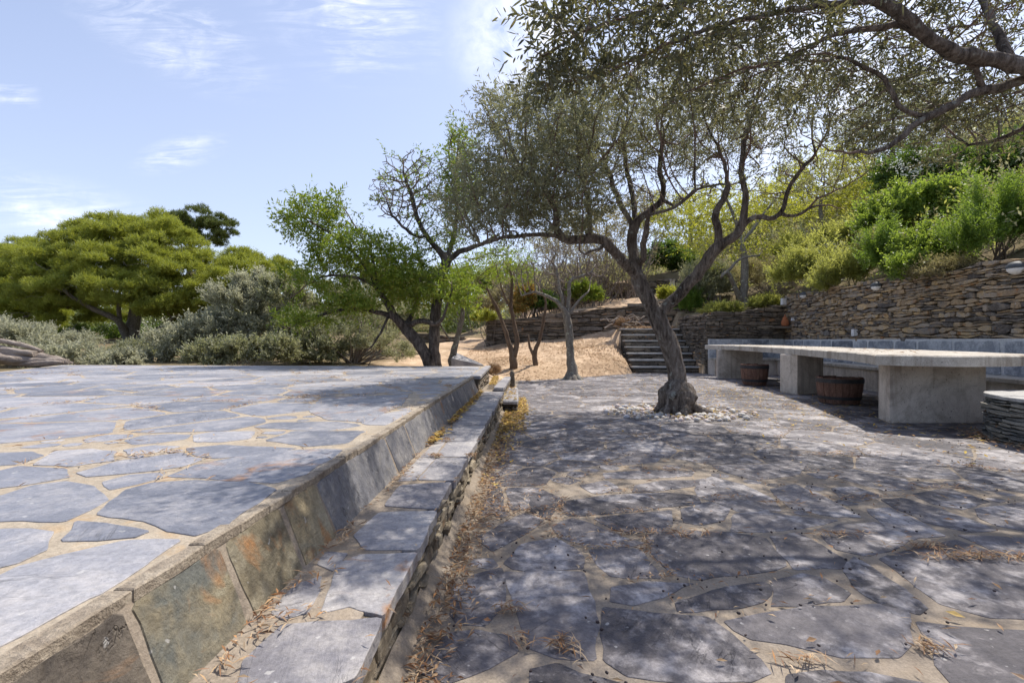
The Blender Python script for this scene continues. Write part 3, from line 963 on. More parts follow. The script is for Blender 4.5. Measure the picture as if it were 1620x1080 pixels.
ys = np.arange(-1.6, 6.451, 0.2)
V = []
for yv in ys:
    V += [kerb_pt(yv, 0, 0), kerb_pt(yv, 1, 0)]
n = len(ys)
i = np.arange(n - 1) * 2
mb.add(V, np.stack([i, i + 2, i + 3, i + 1], 1), 0)
cuts = [-1.6, -1.1, -0.6, -0.15, 0.25, 0.62, 0.93, 1.21, 1.50, 1.74, 2.55]
while cuts[-1] < 6.2:
    cuts.append(cuts[-1] + random.uniform(0.38, 0.75))
cuts[-1] = 6.43
slabs = MB()
for a, b in zip(cuts[:-1], cuts[1:]):
    g2 = 0.005
    q_ = [(a + g2 + random.uniform(0, .012), 0.03), (b - g2 - random.uniform(0, .012), 0.02), (b - g2 + random.uniform(-.01, .004), 0.965), (a + g2 + random.uniform(-.004, .01), 0.955)]
    pl = organic(np.array([(yy_, v * 0.235) for yy_, v in q_]), 0.03, 0.006, 0.05)
    off = random.uniform(0.002, 0.005)
    dark = 2 if a < 0.9 else 0 if a < 1.2 else 3 if a < 1.7 else 1
    k = len(pl)
    c = pl.mean(0)
    front = np.array([kerb_pt(c[0] + (p[0] - c[0]) * 0.975, (c[1] + (p[1] - c[1]) * 0.965) / 0.235, off) for p in pl])
    mid = np.array([kerb_pt(p[0], p[1] / 0.235, off - 0.005) for p in pl])
    bk = np.array([kerb_pt(p[0], p[1] / 0.235, -0.02) for p in pl])
    j = np.arange(k)
    jj = (j + 1) % k
    slabs.add(np.vstack([bk, mid, front]), np.vstack([np.stack([j, jj, k + jj, k + j], 1), np.stack([k + j, k + jj, 2 * k + jj, 2 * k + j], 1)]), dark)
    slabs.more((j + 2 * k)[None], dark)
mb.build('mortar_bed', M['mortar'], kerb)
slabs.build('slate_slab_row', [M['kerb_slate'], M['kerb_dark'], M['kerb_brown'], M['kerb_gold']], kerb)
# cracked coping strip
cop = MB()
yv = -1.6
while yv < 6.4:
    ln = random.uniform(0.07, 0.34) if yv < 3 else random.uniform(0.4, 0.9)
    e = min(yv + ln, 6.44)
    wob = lambda: random.uniform(-0.008, 0.008)
    sk = random.uniform(-.012, .012)
    pl = np.array([(top_x(yv) + 0.007 + wob() * .3, yv + 0.001), (top_x(e) + 0.007 + wob() * .3, e - 0.001), (top_x(e) - 0.034 + wob(), e - 0.003 + sk), (top_x(yv) - 0.034 + wob(), yv + 0.001)])
    prism(cop, organic(pl, 0.03, 0.004, 0.03), T_Z - 0.022, T_Z + 0.004 + random.uniform(-0.004, 0.004), 0.004, 0)
    yv = e
cm_, nt = newmat('coping_mortar')
g = NT(nt)
p_ = g.pos()
a_ = g.noise(p_, 12, 8, 0.65, 0.3)
col_ = g.ramp(a_, [(0.3, (0.19, 0.155, 0.12)), (0.5, (0.30, 0.255, 0.20)), (0.7, (0.42, 0.365, 0.29))])
vr = g.n('ShaderNodeTexVoronoi', feature='DISTANCE_TO_EDGE')
wv = g.n('ShaderNodeVectorMath', operation='ADD')
g.set(wv, 0, p_)
nn2 = g.n('ShaderNodeTexNoise')
g.set(nn2, 'Vector', p_)
g.set(nn2, 'Scale', 14.0)
sc2 = g.n('ShaderNodeVectorMath', operation='SCALE')
g.set(sc2, 0, nn2.outputs['Color'])
sc2.inputs['Scale'].default_value = 0.10
g.set(wv, 1, sc2.outputs[0])
g.set(vr, 'Vector', wv.outputs[0])
vr.inputs['Scale'].default_value = 13.0
crk = g.ramp(vr.outputs['Distance'], [(0.0, 1.0), (0.022, 0.0)])
crk = g.math('MULTIPLY', crk, g.ramp(g.noise(p_, 5.0, 3, 0.5), [(0.45, 0.0), (0.6, 1.0)]))
col_ = g.mix(g.math('MULTIPLY', crk, 0.0), col_, (0.035, 0.028, 0.022))
fn_ = g.noise(p_, 100, 4, 0.7)
col_ = g.mix(0.35, col_, g.ramp(fn_, [(0.3, 0.1), (0.7, 0.9)]), 'OVERLAY')
g.out(col_, 0.95, 0.15, g.bump(g.math('ADD', a_, g.math('MULTIPLY', fn_, 0.4)), 0.9, 0.02))
cop.build('coping', cm_, kerb)


# ------------------------------------------------------------------ dry stone walling
def drystone(mb, path, length, zb, zt, sh, sw, mi=0, depth=0.10, jut=0.035, gap=0.006, split=0.25, seed=0, curve=None, wav=0.6, mixed=True):
    """path(u) -> (x, y, nx, ny); zb(u), zt(u) lower and upper edge"""
    R = random.Random(seed)
    us = np.linspace(0, length, 60)
    zlo = min(zb(u) for u in us)
    zhi = max(zt(u) for u in us)
    lines = [zlo - 0.05]
    while lines[-1] < zhi + 0.2:
        lines.append(lines[-1] + sh * R.choice([0.4, 0.6, 0.8, 1.0, 1.3, 1.7] if mixed else [0.5, 0.7, 0.9, 1.1, 1.3]))
    off = seed * 13.7

    def bz(k, u):
        return lines[k] + wav * sh * (mnoise.noise(Vector((u * 1.3 + off, k * 7.1, 0))) + 0.5 * mnoise.noise(Vector((u * 4.3 + off, k * 3.1, 5))))

    for k in range(len(lines) - 1):
        u = -R.uniform(0, sw)
        while u < length:
            hgt = lines[k + 1] - lines[k]
            wd = sw * R.choice([0.35, 0.6, 0.8, 1.0, 1.3, 1.9] if mixed else [0.5, 0.8, 1.0, 1.2, 1.6]) * R.uniform(.85, 1.2) * (0.7 + 0.5 * hgt / sh)
            a, b = max(u, 0), min(u + wd, length)
            u += wd
            if b - a < 0.03: continue
            parts = [(0, 1)]
            if R.random() < split and hgt > sh * 0.8:
                s = R.uniform(0.35, 0.65)
                parts = [(0, s), (s, 1)]
            for p0, p1 in parts:
                us_ = [a + gap, a + (b - a) * R.uniform(.3, .45), a + (b - a) * R.uniform(.55, .7), b - gap]
                ca, cb = R.uniform(0, .35), R.uniform(0, .35)
                lo = [bz(k, x) * (1 - p0) + bz(k + 1, x) * p0 + gap for x in us_]
                hi = [bz(k, x) * (1 - p1) + bz(k + 1, x) * p1 - gap for x in us_]
                um = 0.5 * (a + b)
                if 0.5 * (lo[1] + hi[1]) > zt(um) or 0.5 * (lo[1] + hi[1]) < zb(um) - 0.02: continue
                h = [max(y_ - x_, 0.008) for x_, y_ in zip(lo, hi)]
                pts = [(us_[0], lo[0] + h[0] * ca), (us_[1], lo[1]), (us_[2], lo[2]), (us_[3], lo[3] + h[3] * cb),
                       (us_[3], hi[3] - h[3] * R.uniform(0, .35)), (us_[2], hi[2]), (us_[1], hi[1]), (us_[0], hi[0] - h[0] * R.uniform(0, .35))]
                pts = [(x + R.uniform(-.006, .006), z + R.uniform(-.004, .004)) for x, z in pts]
                jo = R.uniform(0, jut)
                cu = sum(p[0] for p in pts) / 8
                cz = sum(p[1] for p in pts) / 8
                ins = min(0.22, 0.010 / max(min(b - a, max(h)), 0.02) + 0.05)
                V = []
                tl, tw = R.uniform(-.25, .25), R.uniform(-.12, .12)
                for ring in range(3):
                    for (x, z) in pts:
                        if ring == 2:
                            x = cu + (x - cu) * (1 - ins * 0.7)
                            z = cz + (z - cz) * (1 - ins)
                        X_, Y_, nx_, ny_ = path(min(max(x, -0.02), length + 0.02))
                        d = (-depth, jo - 0.008, jo)[ring] + ((z - cz) * tl + (x - cu) * tw + R.uniform(-.003, .003) if ring else 0)
                        V.append((X_ + nx_ * d, Y_ + ny_ * d, z))
                j = np.arange(8)
                jj = (j + 1) % 8
                mb.add(V, np.vstack([np.stack([j, jj, 8 + jj, 8 + j], 1), np.stack([8 + j, 8 + jj, 16 + jj, 16 + j], 1)]), mi)
                mb.more((j + 16)[None], mi)


def line_path(p0, p1):
    p0, p1 = np.array(p0, float), np.array(p1, float)
    L = np.linalg.norm(p1 - p0)
    d = (p1 - p0) / L
    n = np.array([d[1], -d[0]])
    return (lambda u: (p0[0] + d[0] * u, p0[1] + d[1] * u, n[0], n[1])), L


def wall_core(mb, path, L, zb, zt, thick, mi, front=-0.03, n=24):
    us = np.linspace(0, L, n)
    V = []
    for u in us:
        x, y, a, b = path(u)
        V += [(x + a * front, y + b * front, zb(u)), (x + a * front, y + b * front, zt(u)), (x + a * (front - thick), y + b * (front - thick), zt(u)), (x + a * (front - thick), y + b * (front - thick), zb(u))]
    i = np.arange(n - 1) * 4
    q = np.vstack([np.stack([i + j, i + 4 + j, i + 4 + (j + 1) % 4, i + (j + 1) % 4], 1) for j in range(4)])
    mb.add(V, q, mi)
    e = 4 * (n - 1)
    mb.more([[0, 1, 2, 3], [e + 3, e + 2, e + 1, e]], mi)


# ledge
ledge = thing('ledge', 'low slate-paved ledge with a rough rubble face running along the foot of the kerb', 'ledge', (edg_x(2), 2.0, 0))
mb = MB()
lb = [(inn_x(-1.6), -1.6), (edg_x(-1.6), -1.6), (edg_x(8.65), 8.65), (inn_x(8.65), 8.65)]
prism(mb, [(inn_x(-1.6) - 0.02, -1.6), (edg_x(-1.6) - 0.05, -1.6), (edg_x(8.6) - 0.05, 8.6), (inn_x(8.6) - 0.02, 8.6)], -0.1, L_Z - 0.0015, 0.003, 1)
tl = zoomed(420, 560, 2.077, L_Z, [
    [(0, 940), (60, 890), (370, 870), (340, 950), (290, 1060), (120, 1130), (-90, 1120), (-70, 1010)],
    [(190, 845), (240, 690), (310, 662), (494, 654), (440, 750), (385, 853), (280, 825)],
    [(20, 850), (90, 760), (180, 732), (180, 780), (140, 848), (60, 868)],
    [(168, 690), (202, 652), (268, 656), (222, 713)],
    [(292, 598), (372, 522), (558, 517), (500, 640), (330, 640)],
    [(392, 498), (442, 432), (608, 422), (562, 508)]])
for k, p in enumerate(tl):
    prism(mb, organic(p.mean(0) + (p - p.mean(0)) * 1.05, 0.03, 0.007, 0.05), L_Z - 0.04, L_Z + 0.0003 + 0.0004 * k, 0.0015, 0)
    JOINTS['ledge'].append(p)
yv = 2.41
while yv < 6.5:
    ln = random.uniform(0.28, 0.62)
    e = min(yv + ln, 6.6)
    w0 = random.uniform(0.0, 0.05)
    split_ = random.random() < 0.3
    xs = [0.03 + w0, 1.0]
    if split_: xs = [0.03 + w0, random.uniform(.35, .6), 1.0]
    for a, b in zip(xs[:-1], xs[1:]):
        L_ = lambda s, y_: inn_x(y_) * (1 - s) + edg_x(y_) * s
        j_ = lambda: random.uniform(-.012, .012)
        pl = np.array([(L_(a, yv) + .006, yv + .004 + j_()), (L_(b, yv) - .002 + j_(), yv + .004 + j_()), (L_(b, e) - .004 + j_(), e - .005 + j_()), (L_(a, e) + .006, e - .005 + j_())])
        prism(mb, organic(pl, 0.035, 0.006, 0.025), L_Z - 0.04, L_Z + 0.0008 + random.uniform(-.0005, .001), 0.0015, 0)
        JOINTS['ledge'].append(pl)
    yv = e
mb.build('paving', [M['ledge_slate'], M['mortar']], ledge)
mb = MB()
pth, L = line_path((edg_x(-1.6) - 0.035, -1.6), (edg_x(8.62) - 0.035, 8.62))
drystone(mb, pth, L, lambda u: -0.03, lambda u: L_Z - 0.012, 0.035, 0.11, 0, 0.06, 0.035, 0.002, 0.2, seed=3, wav=0.9, mixed=False)
wall_core(mb, pth, L, lambda u: -0.05, lambda u: L_Z - 0.02, 0.03, 1, -0.02)
mb.build('rubble_face', [M['ledge_rubble'], M['wall_core']], ledge)
# mortar fillet at the foot
mb = MB()
ys = np.arange(-1.5, 6.6, 0.1)
V = []
for yv in ys:
    a = edg_x(yv)
    wv = 0.025 + 0.02 * nz((0, yv, 0), 3)
    V += [(a - 0.02, yv, 0.055 + 0.02 * nz((3, yv, 0), 4)), (a + wv * 0.6, yv, 0.03), (a + wv + 0.03, yv, 0.004)]
i = np.arange(len(ys) - 1) * 3
mb.add(V, np.vstack([np.stack([i, i + 1, i + 4, i + 3], 1), np.stack([i + 1, i + 2, i + 5, i + 4], 1)]), 0, True)
mb.build('mortar_fillet', M['mortar'], ledge)

# end of the ledge: raised slab, patio step, rubble side of the terrace end
o = MB()
prism(o, organic(np.array([(inn_x(6.6) + 0.16, 6.62), (edg_x(6.6) + 0.005, 6.6), (edg_x(8.65) + 0.005, 8.62), (inn_x(8.6) + 0.2, 8.6)]), 0.08, 0.008, 0.08), L_Z + 0.008, 0.302, 0.008)
tag(o.build('slab_step', M['ledge_slate']), 'thin grey slate slab lying as a step on the far end of the ledge', 'step')
o = thing('stone_step', 'stone block step with overhanging slate top standing on the patio beside the far ledge end', 'step', (-0.04, 6.4, 0))
m2 = MB()
pth, L = line_path((-0.115, 6.38), (0.06, 6.38))
drystone(m2, pth, L, lambda u: -0.01, lambda u: 0.112, 0.05, 0.10, 0, 0.05, 0.015, 0.004, seed=9)
pth, L = line_path((0.065, 6.38), (0.075, 8.15))
drystone(m2, pth, L, lambda u: -0.01, lambda u: 0.112, 0.04, 0.16, 0, 0.05, 0.015, 0.004, seed=10)
box(m2, (-0.115, 6.41, -0.02), (0.045, 8.15, 0.112), 1)
m2.build('rubble_base', [M['dark_stone'], M['wall_core']], o)
m2 = MB()
prism(m2, organic(np.array([(-0.135, 6.3), (0.085, 6.31), (0.10, 8.2), (-0.10, 8.2)]), 0.08, 0.008, 0.08), 0.113, 0.15, 0.007)
m2.build('tread', M['ledge_slate'], o)
m2 = MB()
pth, L = line_path((-0.455, 6.47), (-0.435, 9.05))
drystone(m2, pth, L, lambda u: 0.1, lambda u: T_Z - 0.03, 0.045, 0.16, 0, 0.04, 0.02, 0.004, seed=12)
pth, L = line_path((-0.545, 6.455), (-0.45, 6.455))
drystone(m2, pth, L, lambda u: 0.22, lambda u: T_Z - 0.03, 0.08, 0.1, 0, 0.03, 0.008, 0.004, seed=13)
prism(m2, [(-0.56, 6.44), (-0.42, 6.44), (-0.40, 9.08), (-0.50, 9.08)], T_Z - 0.028, T_Z + 0.012, 0.007, 1)
tag(m2.build('terrace_end_wall', [M['dark_stone'], M['ledge_slate']]), 'short rubble end wall capped with slate at the far corner of the terrace', 'wall')
m2 = MB()
tube(m2, spline([(edg_x(8.7) + 0.02, 8.72, 0.0, .05), (edg_x(8.7) + 0.02, 8.72, 0.2, .045), (edg_x(8.7) + 0.025, 8.72, 0.36, .04), (edg_x(8.7) + 0.03, 8.72, 0.40, .02)])[:, :3], spline([(0.05, 0, 0), (.047, 0, 0), (.045, 0, 0), (.02, 0, 0)])[:, 0], 9, rough=0.3)
tag(m2.build('stone_bollard', M['dark_stone']), 'small dark upright stone at the far end of the ledge', 'stone')

# ------------------------------------------------------------------ walls
wl = thing('dry_stone_wall', 'high brown dry stone wall behind the long table, planted on top', 'wall', (7.2, 8, 0))
mb = MB()
pB, LB = line_path((float(wall_x(13.62)), 13.62), (float(wall_x(2.2)), 2.2))
zbB = lambda u: 0.85
ztB = lambda u: 2.20 - 0.018 * u + 0.05 * mnoise.noise(Vector((u * 0.9, 0, 0))) - 0.0
drystone(mb, pB, LB, zbB, ztB, 0.062, 0.19, 0, 0.12, 0.045, 0.003, 0.35, seed=21, wav=1.0)
wall_core(mb, pB, LB, lambda u: -0.1, lambda u: ztB(u) - 0.06, 0.30, 1)
mb.build('stonework', [M['wall_stone'], M['wall_core']], wl)
wl2 = thing('dry_stone_wall', 'short dry stone wall facing the camera beside the stairs, behind the far end of the bench', 'wall', (6.4, 13.6, 0))
mb = MB()
pA, LA = line_path((5.46, 13.6), (7.75, 13.6))
pA_end = line_path((5.46, 15.9), (5.46, 13.6))
ztA = lambda u: 1.66 + 0.13 * u + 0.02 * mnoise.noise(Vector((u * 2, 4, 0)))
drystone(mb, pA, LA, lambda u: 0.4, ztA, 0.06, 0.20, 0, 0.12, 0.04, 0.003, 0.35, seed=22, wav=0.85)
drystone(mb, pA_end[0], pA_end[1], lambda u: -0.05, lambda u: 1.66, 0.08, 0.26, 0, 0.10, 0.03, 0.006, 0.3, seed=23)
wall_core(mb, pA, LA, lambda u: -0.1, lambda u: ztA(u) - 0.05, 0.3, 1)
wall_core(mb, pA_end[0], pA_end[1], lambda u: -0.1, lambda u: 1.6, 0.2, 1)
mb.build('stonework', [M['dark_stone'], M['wall_core']], wl2)
wm_ = thing('retaining_wall', 'dark dry stone retaining wall along the sandy slope behind the small trees', 'wall', (2, 18, 0.6))
mb = MB()
pM, LM = line_path((-1.0, 19.0), (6.9, float(ymid(6.9))))
zbM = lambda u: 0.50 + 0.11 * min(u, 6)
ztM = lambda u: 1.66 + 0.098 * u + 0.04 * mnoise.noise(Vector((u * 1.2, 9, 0)))
drystone(mb, pM, LM, zbM, ztM, 0.10, 0.33, 0, 0.14, 0.06, 0.008, 0.3, seed=31)
wall_core(mb, pM, LM, lambda u: 0.1, lambda u: ztM(u) - 0.05, 0.55, 1)
pM2, LM2 = line_path((-1.0, 21.5), (-1.0, 19.0))
pM2 = (lambda f: (lambda u: (f(u)[0], f(u)[1], -1.0, 0.0)))(pM2)
drystone(mb, pM2, LM2, lambda u: 0.6, lambda u: 1.66, 0.10, 0.33, 0, 0.14, 0.06, 0.008, 0.3, seed=32)
mb.build('stonework', [M['dark_stone'], M['wall_core']], wm_)
wt = thing('retaining_wall', 'second dry stone tier higher up the slope, seen between the forks of the main olive', 'wall', (5, 22, 2.4))
mb = MB()
pT, LT = line_path((1.2, 22.0), (10.5, 21.6))
drystone(mb, pT, LT, lambda u: 2.1 + 0.05 * u, lambda u: 3.35 + 0.06 * u, 0.12, 0.38, 0, 0.15, 0.06, 0.01, 0.3, seed=33)
wall_core(mb, pT, LT, lambda u: 1.6, lambda u: 3.3 + 0.06 * u, 0.4, 1)
mb.build('stonework', [M['dark_stone'], M['wall_core']], wt)
wk = thing('retaining_wall', 'small low stone bank beside the path, seen under the almond branches', 'wall', P(690, 540, 22))
mb = MB()
pK, LK = line_path(P(655, 540, 23)[:2], P(735, 535, 22.5)[:2])
drystone(mb, pK, LK, lambda u: 0.75, lambda u: 1.32 - 0.10 * u, 0.10, 0.33, 0, 0.14, 0.06, 0.008, seed=34)
wall_core(mb, pK, LK, lambda u: 0.3, lambda u: 1.28 - 0.10 * u, 0.5, 1)
mb.build('stonework', [M['dark_stone'], M['wall_core']], wk)

# ------------------------------------------------------------------ stairs
st = thing('stone_stairs', 'straight flight of seven dark stone steps with pale treads behind the main olive trunk', 'stairs', (4.5, 14.0, 0))
mb = MB()
tr = MB()
for k in range(7):
    y0 = 14.0 + 0.28 * k
    z0, z1 = 0.19 * k, 0.19 * (k + 1)
    xl = 3.50 + 0.01 * k
    pth, L = line_path((xl, y0), (5.42, y0))
    drystone(mb, pth, L, lambda u: z0 - 0.005, lambda u: z1 - 0.05, 0.075, 0.30, 0, 0.06, 0.015, 0.005, 0.2, seed=40 + k, wav=0.25)
    box(mb, (xl, y0 + 0.02, z0 - 0.1), (5.42, y0 + 0.6, z1 - 0.042), 1)
    x = xl - 0.02
    while x < 5.40:
        e = min(x + random.uniform(0.35, 0.8), 5.43)
        if 5.43 - e < 0.15: e = 5.43
        pl = np.array([(x + .004, y0 - 0.02 + random.uniform(-.008, .008)), (e - .004, y0 - 0.02 + random.uniform(-.008, .008)), (e - .004, y0 + 0.30), (x + .004, y0 + 0.30)])
        prism(tr, pl, z1 - 0.04, z1 + random.uniform(-.003, .003), 0.005)
        x = e
mb.build('riser', [M['dark_stone'], M['wall_core']], st)
tr.build('tread', M['cap_slate'], st)

# ------------------------------------------------------------------ bench along the walls
bn = thing('stone_bench', 'built-in bench with blue-grey slate backrest along the foot of the high wall', 'bench', (6.6, 8, 0))
nB = np.array(pB(0)[2:])
dB = unit(np.array(pB(1)[:2]) - np.array(pB(0)[:2]))
oB = np.array(pB(0)[:2])


def bpt(u, off):                           # along the high wall, off towards the patio
    return oB + dB * u + nB * off


def strip(mb, u0, u1, o0, o1, z0, z1, mi=0, bev=0.008):
    prism(mb, [bpt(u0, o0), bpt(u0, o1), bpt(u1, o1), bpt(u1, o0)], z0, z1, bev, mi)


mb = MB()
strip(mb, 0.3, LB, -0.02, 0.46, -0.05, 0.40)
box(mb, (5.5, 13.13, -0.05), (7.6, 13.585, 0.40), 0)
mb.build('base', M['concrete'], bn)
mb = MB()
u = 0.35
while u < LB - 0.1:
    e = min(u + random.uniform(0.8, 1.3), LB)
    strip(mb, u + 0.003, e - 0.003, 0.07, 0.50 + random.uniform(-.01, .01), 0.402, 0.455 + random.uniform(-.004, .004))
    u = e
x = 5.48
while x < 7.1:
    e = min(x + random.uniform(.5, .8), 7.15)
    box(mb, (x + .003, 13.09, 0.402), (e - .003, 13.52, 0.455), 0)
    x = e
mb.build('seat', M['table_top'], bn)
mb = MB()
strip(mb, 0.0, LB, 0.0, 0.06, 0.42, 0.97, 1, 0.004)
box(mb, (5.5, 13.54, 0.42), (7.62, 13.585, 0.98), 1)
u = 0.1
while u < LB - 0.1:
    e = min(u + random.uniform(0.45, 0.95), LB)
    V, k = [], 0
    ub = np.array([(u + .03, .47), (e - .03, .46), (e - .035 + random.uniform(-.02, .02), .94), (u + .035 + random.uniform(-.02, .02), .93)])
    pl = organic(ub, 0.06, 0.010, 0.045)
    k = len(pl)
    f3 = lambda off: np.array([np.append(bpt(p[0], off), p[1]) for p in pl])
    j = np.arange(k)
    jj = (j + 1) % k
    mb.add(np.vstack([f3(0.05), f3(0.072)]), np.stack([j, jj, k + jj, k + j], 1), 0)
    mb.more((j + k)[None], 0)
    u = e
x = 5.52
for e in (6.45, 7.2, 7.6):
    box(mb, (x + .012, 13.525, 0.47), (e - .012, 13.56, 0.965), 0)
    x = e
mb.build('backrest', [M['back_slate'], M['white_mortar']], bn)

# ------------------------------------------------------------------ long stone table
tbl = thing('stone_table', 'long pale concrete table on three slab supports in front of the slate bench', 'table', (4.9, 8.5, 0))
ctr_edge = [(1115, .83, 12.6), (1160, .825, 11.7), (1237, .815, 9.1), (1290, .805, 7.5), (1345, .80, 6.2)]
left = [np.array([(px - 810) / F * d, d, z]) for px, z, d in ctr_edge]
left += [np.array([4.03, 5.35, .79]), np.array([4.28, 5.10, .79]), np.array([4.62, 4.98, .79]), np.array([5.2, 5.02, .79]), np.array([5.75, 5.25, .79]), np.array([6.0, 5.7, .79])]
right = [np.array([6.1, 6.4, .80]), np.array([6.15, 8.0, .81]), np.array([6.3, 10.0, .82]), np.array([6.5, 12.6, .83])]
poly = np.array(left + right)
pp = []
for a, b in zip(poly, np.roll(poly, -1, 0)):
    L = np.linalg.norm(b - a)
    k = max(1, int(L / 0.18))
    for t in range(k):
        p = a + (b - a) * t / k
        p[:2] += rng.normal(0, 0.010, 2)
        pp.append(p)
pp = np.array(pp)
mb = MB()
prism(mb, pp[:, :2], pp[:, 2] - 0.115, pp[:, 2] + rng.normal(0, 0.0015, len(pp)), 0.018)
mb.build('tabletop', M['table_top'], tbl)
for (xa, xb, ya, yb, zz, sk) in [(4.34, 5.44, 5.55, 5.88, .675, 0.12), (4.95, 5.53, 8.55, 8.92, .695, 0.0), (5.14, 6.25, 12.05, 12.35, .712, 0.08)]:
    mb = MB()
    pl = []
    base = [(xa, ya), (xb, ya), (xb, yb), (xa + sk, yb)]
    if ya > 8 and ya < 9: base = [(4.99, 8.45), (5.55, 8.62), (5.55, 9.0), (4.92, 8.88)]
    for a, b in zip(base, base[1:] + base[:1]):
        for t in range(5):
            pl.append(np.array(a) + (np.array(b) - np.array(a)) * t / 5)
    pl = np.array(pl) + rng.normal(0, 0.002, (20, 2))
    prism(mb, pl, -0.02, zz, 0.01)
    mb.build('support', M['concrete'], tbl)


# ------------------------------------------------------------------ half-barrel tubs
def tub(name, label, c, r0, r1, h, oval=1.0):
    t = thing(name, label, 'tub', (c[0], c[1], 0.01), 'half-barrel tubs under the table')
    t.rotation_euler = (0, 0, 0)
    n = 22
    mb = MB()
    prof = lambda s: r0 + (r1 - r0) * (s ** 0.8) + 0.012 * math.sin(s * math.pi)
    for k in range(n):
        a0, a1 = (k + 0.03) / n * 2 * math.pi, (k + 0.97) / n * 2 * math.pi
        dr = random.uniform(-.003, .003)
        hh = h + random.uniform(-.012, .008)
        V = []
        ss = np.linspace(0, 1, 5)
        for s in ss:
            ro = prof(s) + dr
            for a, r in ((a0, ro), (a1, ro), (a1, ro - .022), (a0, ro - .022)):
                V.append((c[0] + math.cos(a) * r * oval, c[1] + math.sin(a) * r, 0.012 + hh * s))
        i = np.arange(4) * 4
        mb.add(V, np.vstack([np.stack([i + j, i + (j + 1) % 4, i + 4 + (j + 1) % 4, i + 4 + j], 1) for j in range(4)]), 0)
        mb.more([[16, 17, 18, 19]], 0)
    ang = np.arange(n) / n * 2 * math.pi
    mb.add(np.c_[c[0] + np.cos(ang) * (r0 - .015) * oval, c[1] + np.sin(ang) * (r0 - .015), np.full(n, .04)], np.arange(n)[None], 0)
    mb.build('staves', M['stave'], t)
    for s0, s1 in ((0.16, 0.28), (0.80, 0.95)):
        hb = MB()
        k = 40
        ang = np.arange(k) / k * 2 * math.pi
        rings = []
        for s, e in ((s0, 0.003), (s0, 0.009), (s1, 0.009), (s1, 0.003)):
            r = prof(s) + e
            rings.append(np.c_[c[0] + np.cos(ang) * r * oval, c[1] + np.sin(ang) * r, np.full(k, .012 + h * s)])
        V = np.vstack(rings)
        j = np.arange(k)
        jj = (j + 1) % k
        hb.add(V, np.vstack([np.stack([a * k + j, a * k + jj, (a + 1) * k + jj, (a + 1) * k + j], 1) for a in range(3)]), 0, False)
        hb.build('hoop', M['iron'], t)


tub('barrel_tub', 'larger dark half-barrel tub with iron hoops on the patio between the two nearer table supports', (4.93, 7.28), 0.235, 0.285, 0.385, 1.08)
tub('barrel_tub', 'smaller reddish half-barrel tub on the patio below the far end of the table', (5.14, 10.25), 0.22, 0.27, 0.43)

# ------------------------------------------------------------------ round slate stack at the right edge
rs_ = thing('slate_planter', 'round stack of thin dark slates with pale cap at the right edge', 'planter', (5.10, 4.32, 0))
mb = MB()
RC, RR = np.array([5.20, 4.30]), 0.70


def circ(u):
    a = u / RR + math.pi * 0.5
    return (RC[0] + math.cos(a) * RR, RC[1] + math.sin(a) * RR, math.cos(a), math.sin(a))


drystone(mb, circ, 2 * math.pi * RR, lambda u: -0.02, lambda u: 0.405, 0.030, 0.17, 0, 0.08, 0.035, 0.003, 0.1, seed=51, wav=0.8, mixed=False)
ang = np.linspace(0, 2 * math.pi, 40, endpoint=False)
cx_ = np.c_[RC[0] + np.cos(ang) * (RR - .03), RC[1] + np.sin(ang) * (RR - .03)]
prism(mb, cx_, -0.02, 0.40, 0.01, 1)
mb.build('slate_courses', [M['stack_slate'], M['wall_core']], rs_)
mb = MB()
sites = [RC + np.array([math.cos(a), math.sin(a)]) * r for a, r in ((0.3, .42), (1.4, .45), (2.5, .4), (3.4, .46), (4.3, .44), (5.4, .42), (0, 0))]
cb = np.c_[RC[0] + np.cos(ang) * (RR + .03), RC[1] + np.sin(ang) * (RR + .03)]
for c in voronoi(np.array(sites), [0] * 7, [tuple(p) for p in cb]):
    s = shrink(c, 0.006)
    prism(mb, organic(s, 0.06, 0.008, 0.06), 0.405, 0.44 + random.uniform(-.006, .006), 0.006)
mb.build('cap', M['cap_slate'], rs_)


# ------------------------------------------------------------------ wall lamps, sockets, jar
def dome(mb, c, n, r, lo, hi, mi, squash=0.75, k=18, m=8):
    """half dome on a wall: n = outward normal (xy), lo/hi = polar range (0 down .. pi up)"""
    n = np.array([n[0], n[1], 0])
    s = np.array([-n[1], n[0], 0])
    V = []
    for i in range(m + 1):
        ph = lo + (hi - lo) * i / m
        for j in range(k + 1):
            th = -math.pi / 2 + math.pi * j / k
            V.append(c + r * (math.sin(ph) * (math.cos(th) * n * 0.85 + math.sin(th) * s) - math.cos(ph) * np.array([0, 0, 1]) * squash))
    q = [[i * (k + 1) + j, i * (k + 1) + j + 1, (i + 1) * (k + 1) + j + 1, (i + 1) * (k + 1) + j] for i in range(m) for j in range(k)]
    mb.add(V, q, mi, True)
    mb.more((np.arange(k + 1) + m * (k + 1))[None], mi)


def wall_pos(px, py, off=0.05):
    t = (px - 810) / F
    # ray x = t*y meets the high wall line
    yv = (6.6 - 4 * 0.1146) / (t - 0.1146)
    return np.array([t * yv + nB[0] * off, yv + nB[1] * off, H + (HOR - py) * yv / F])


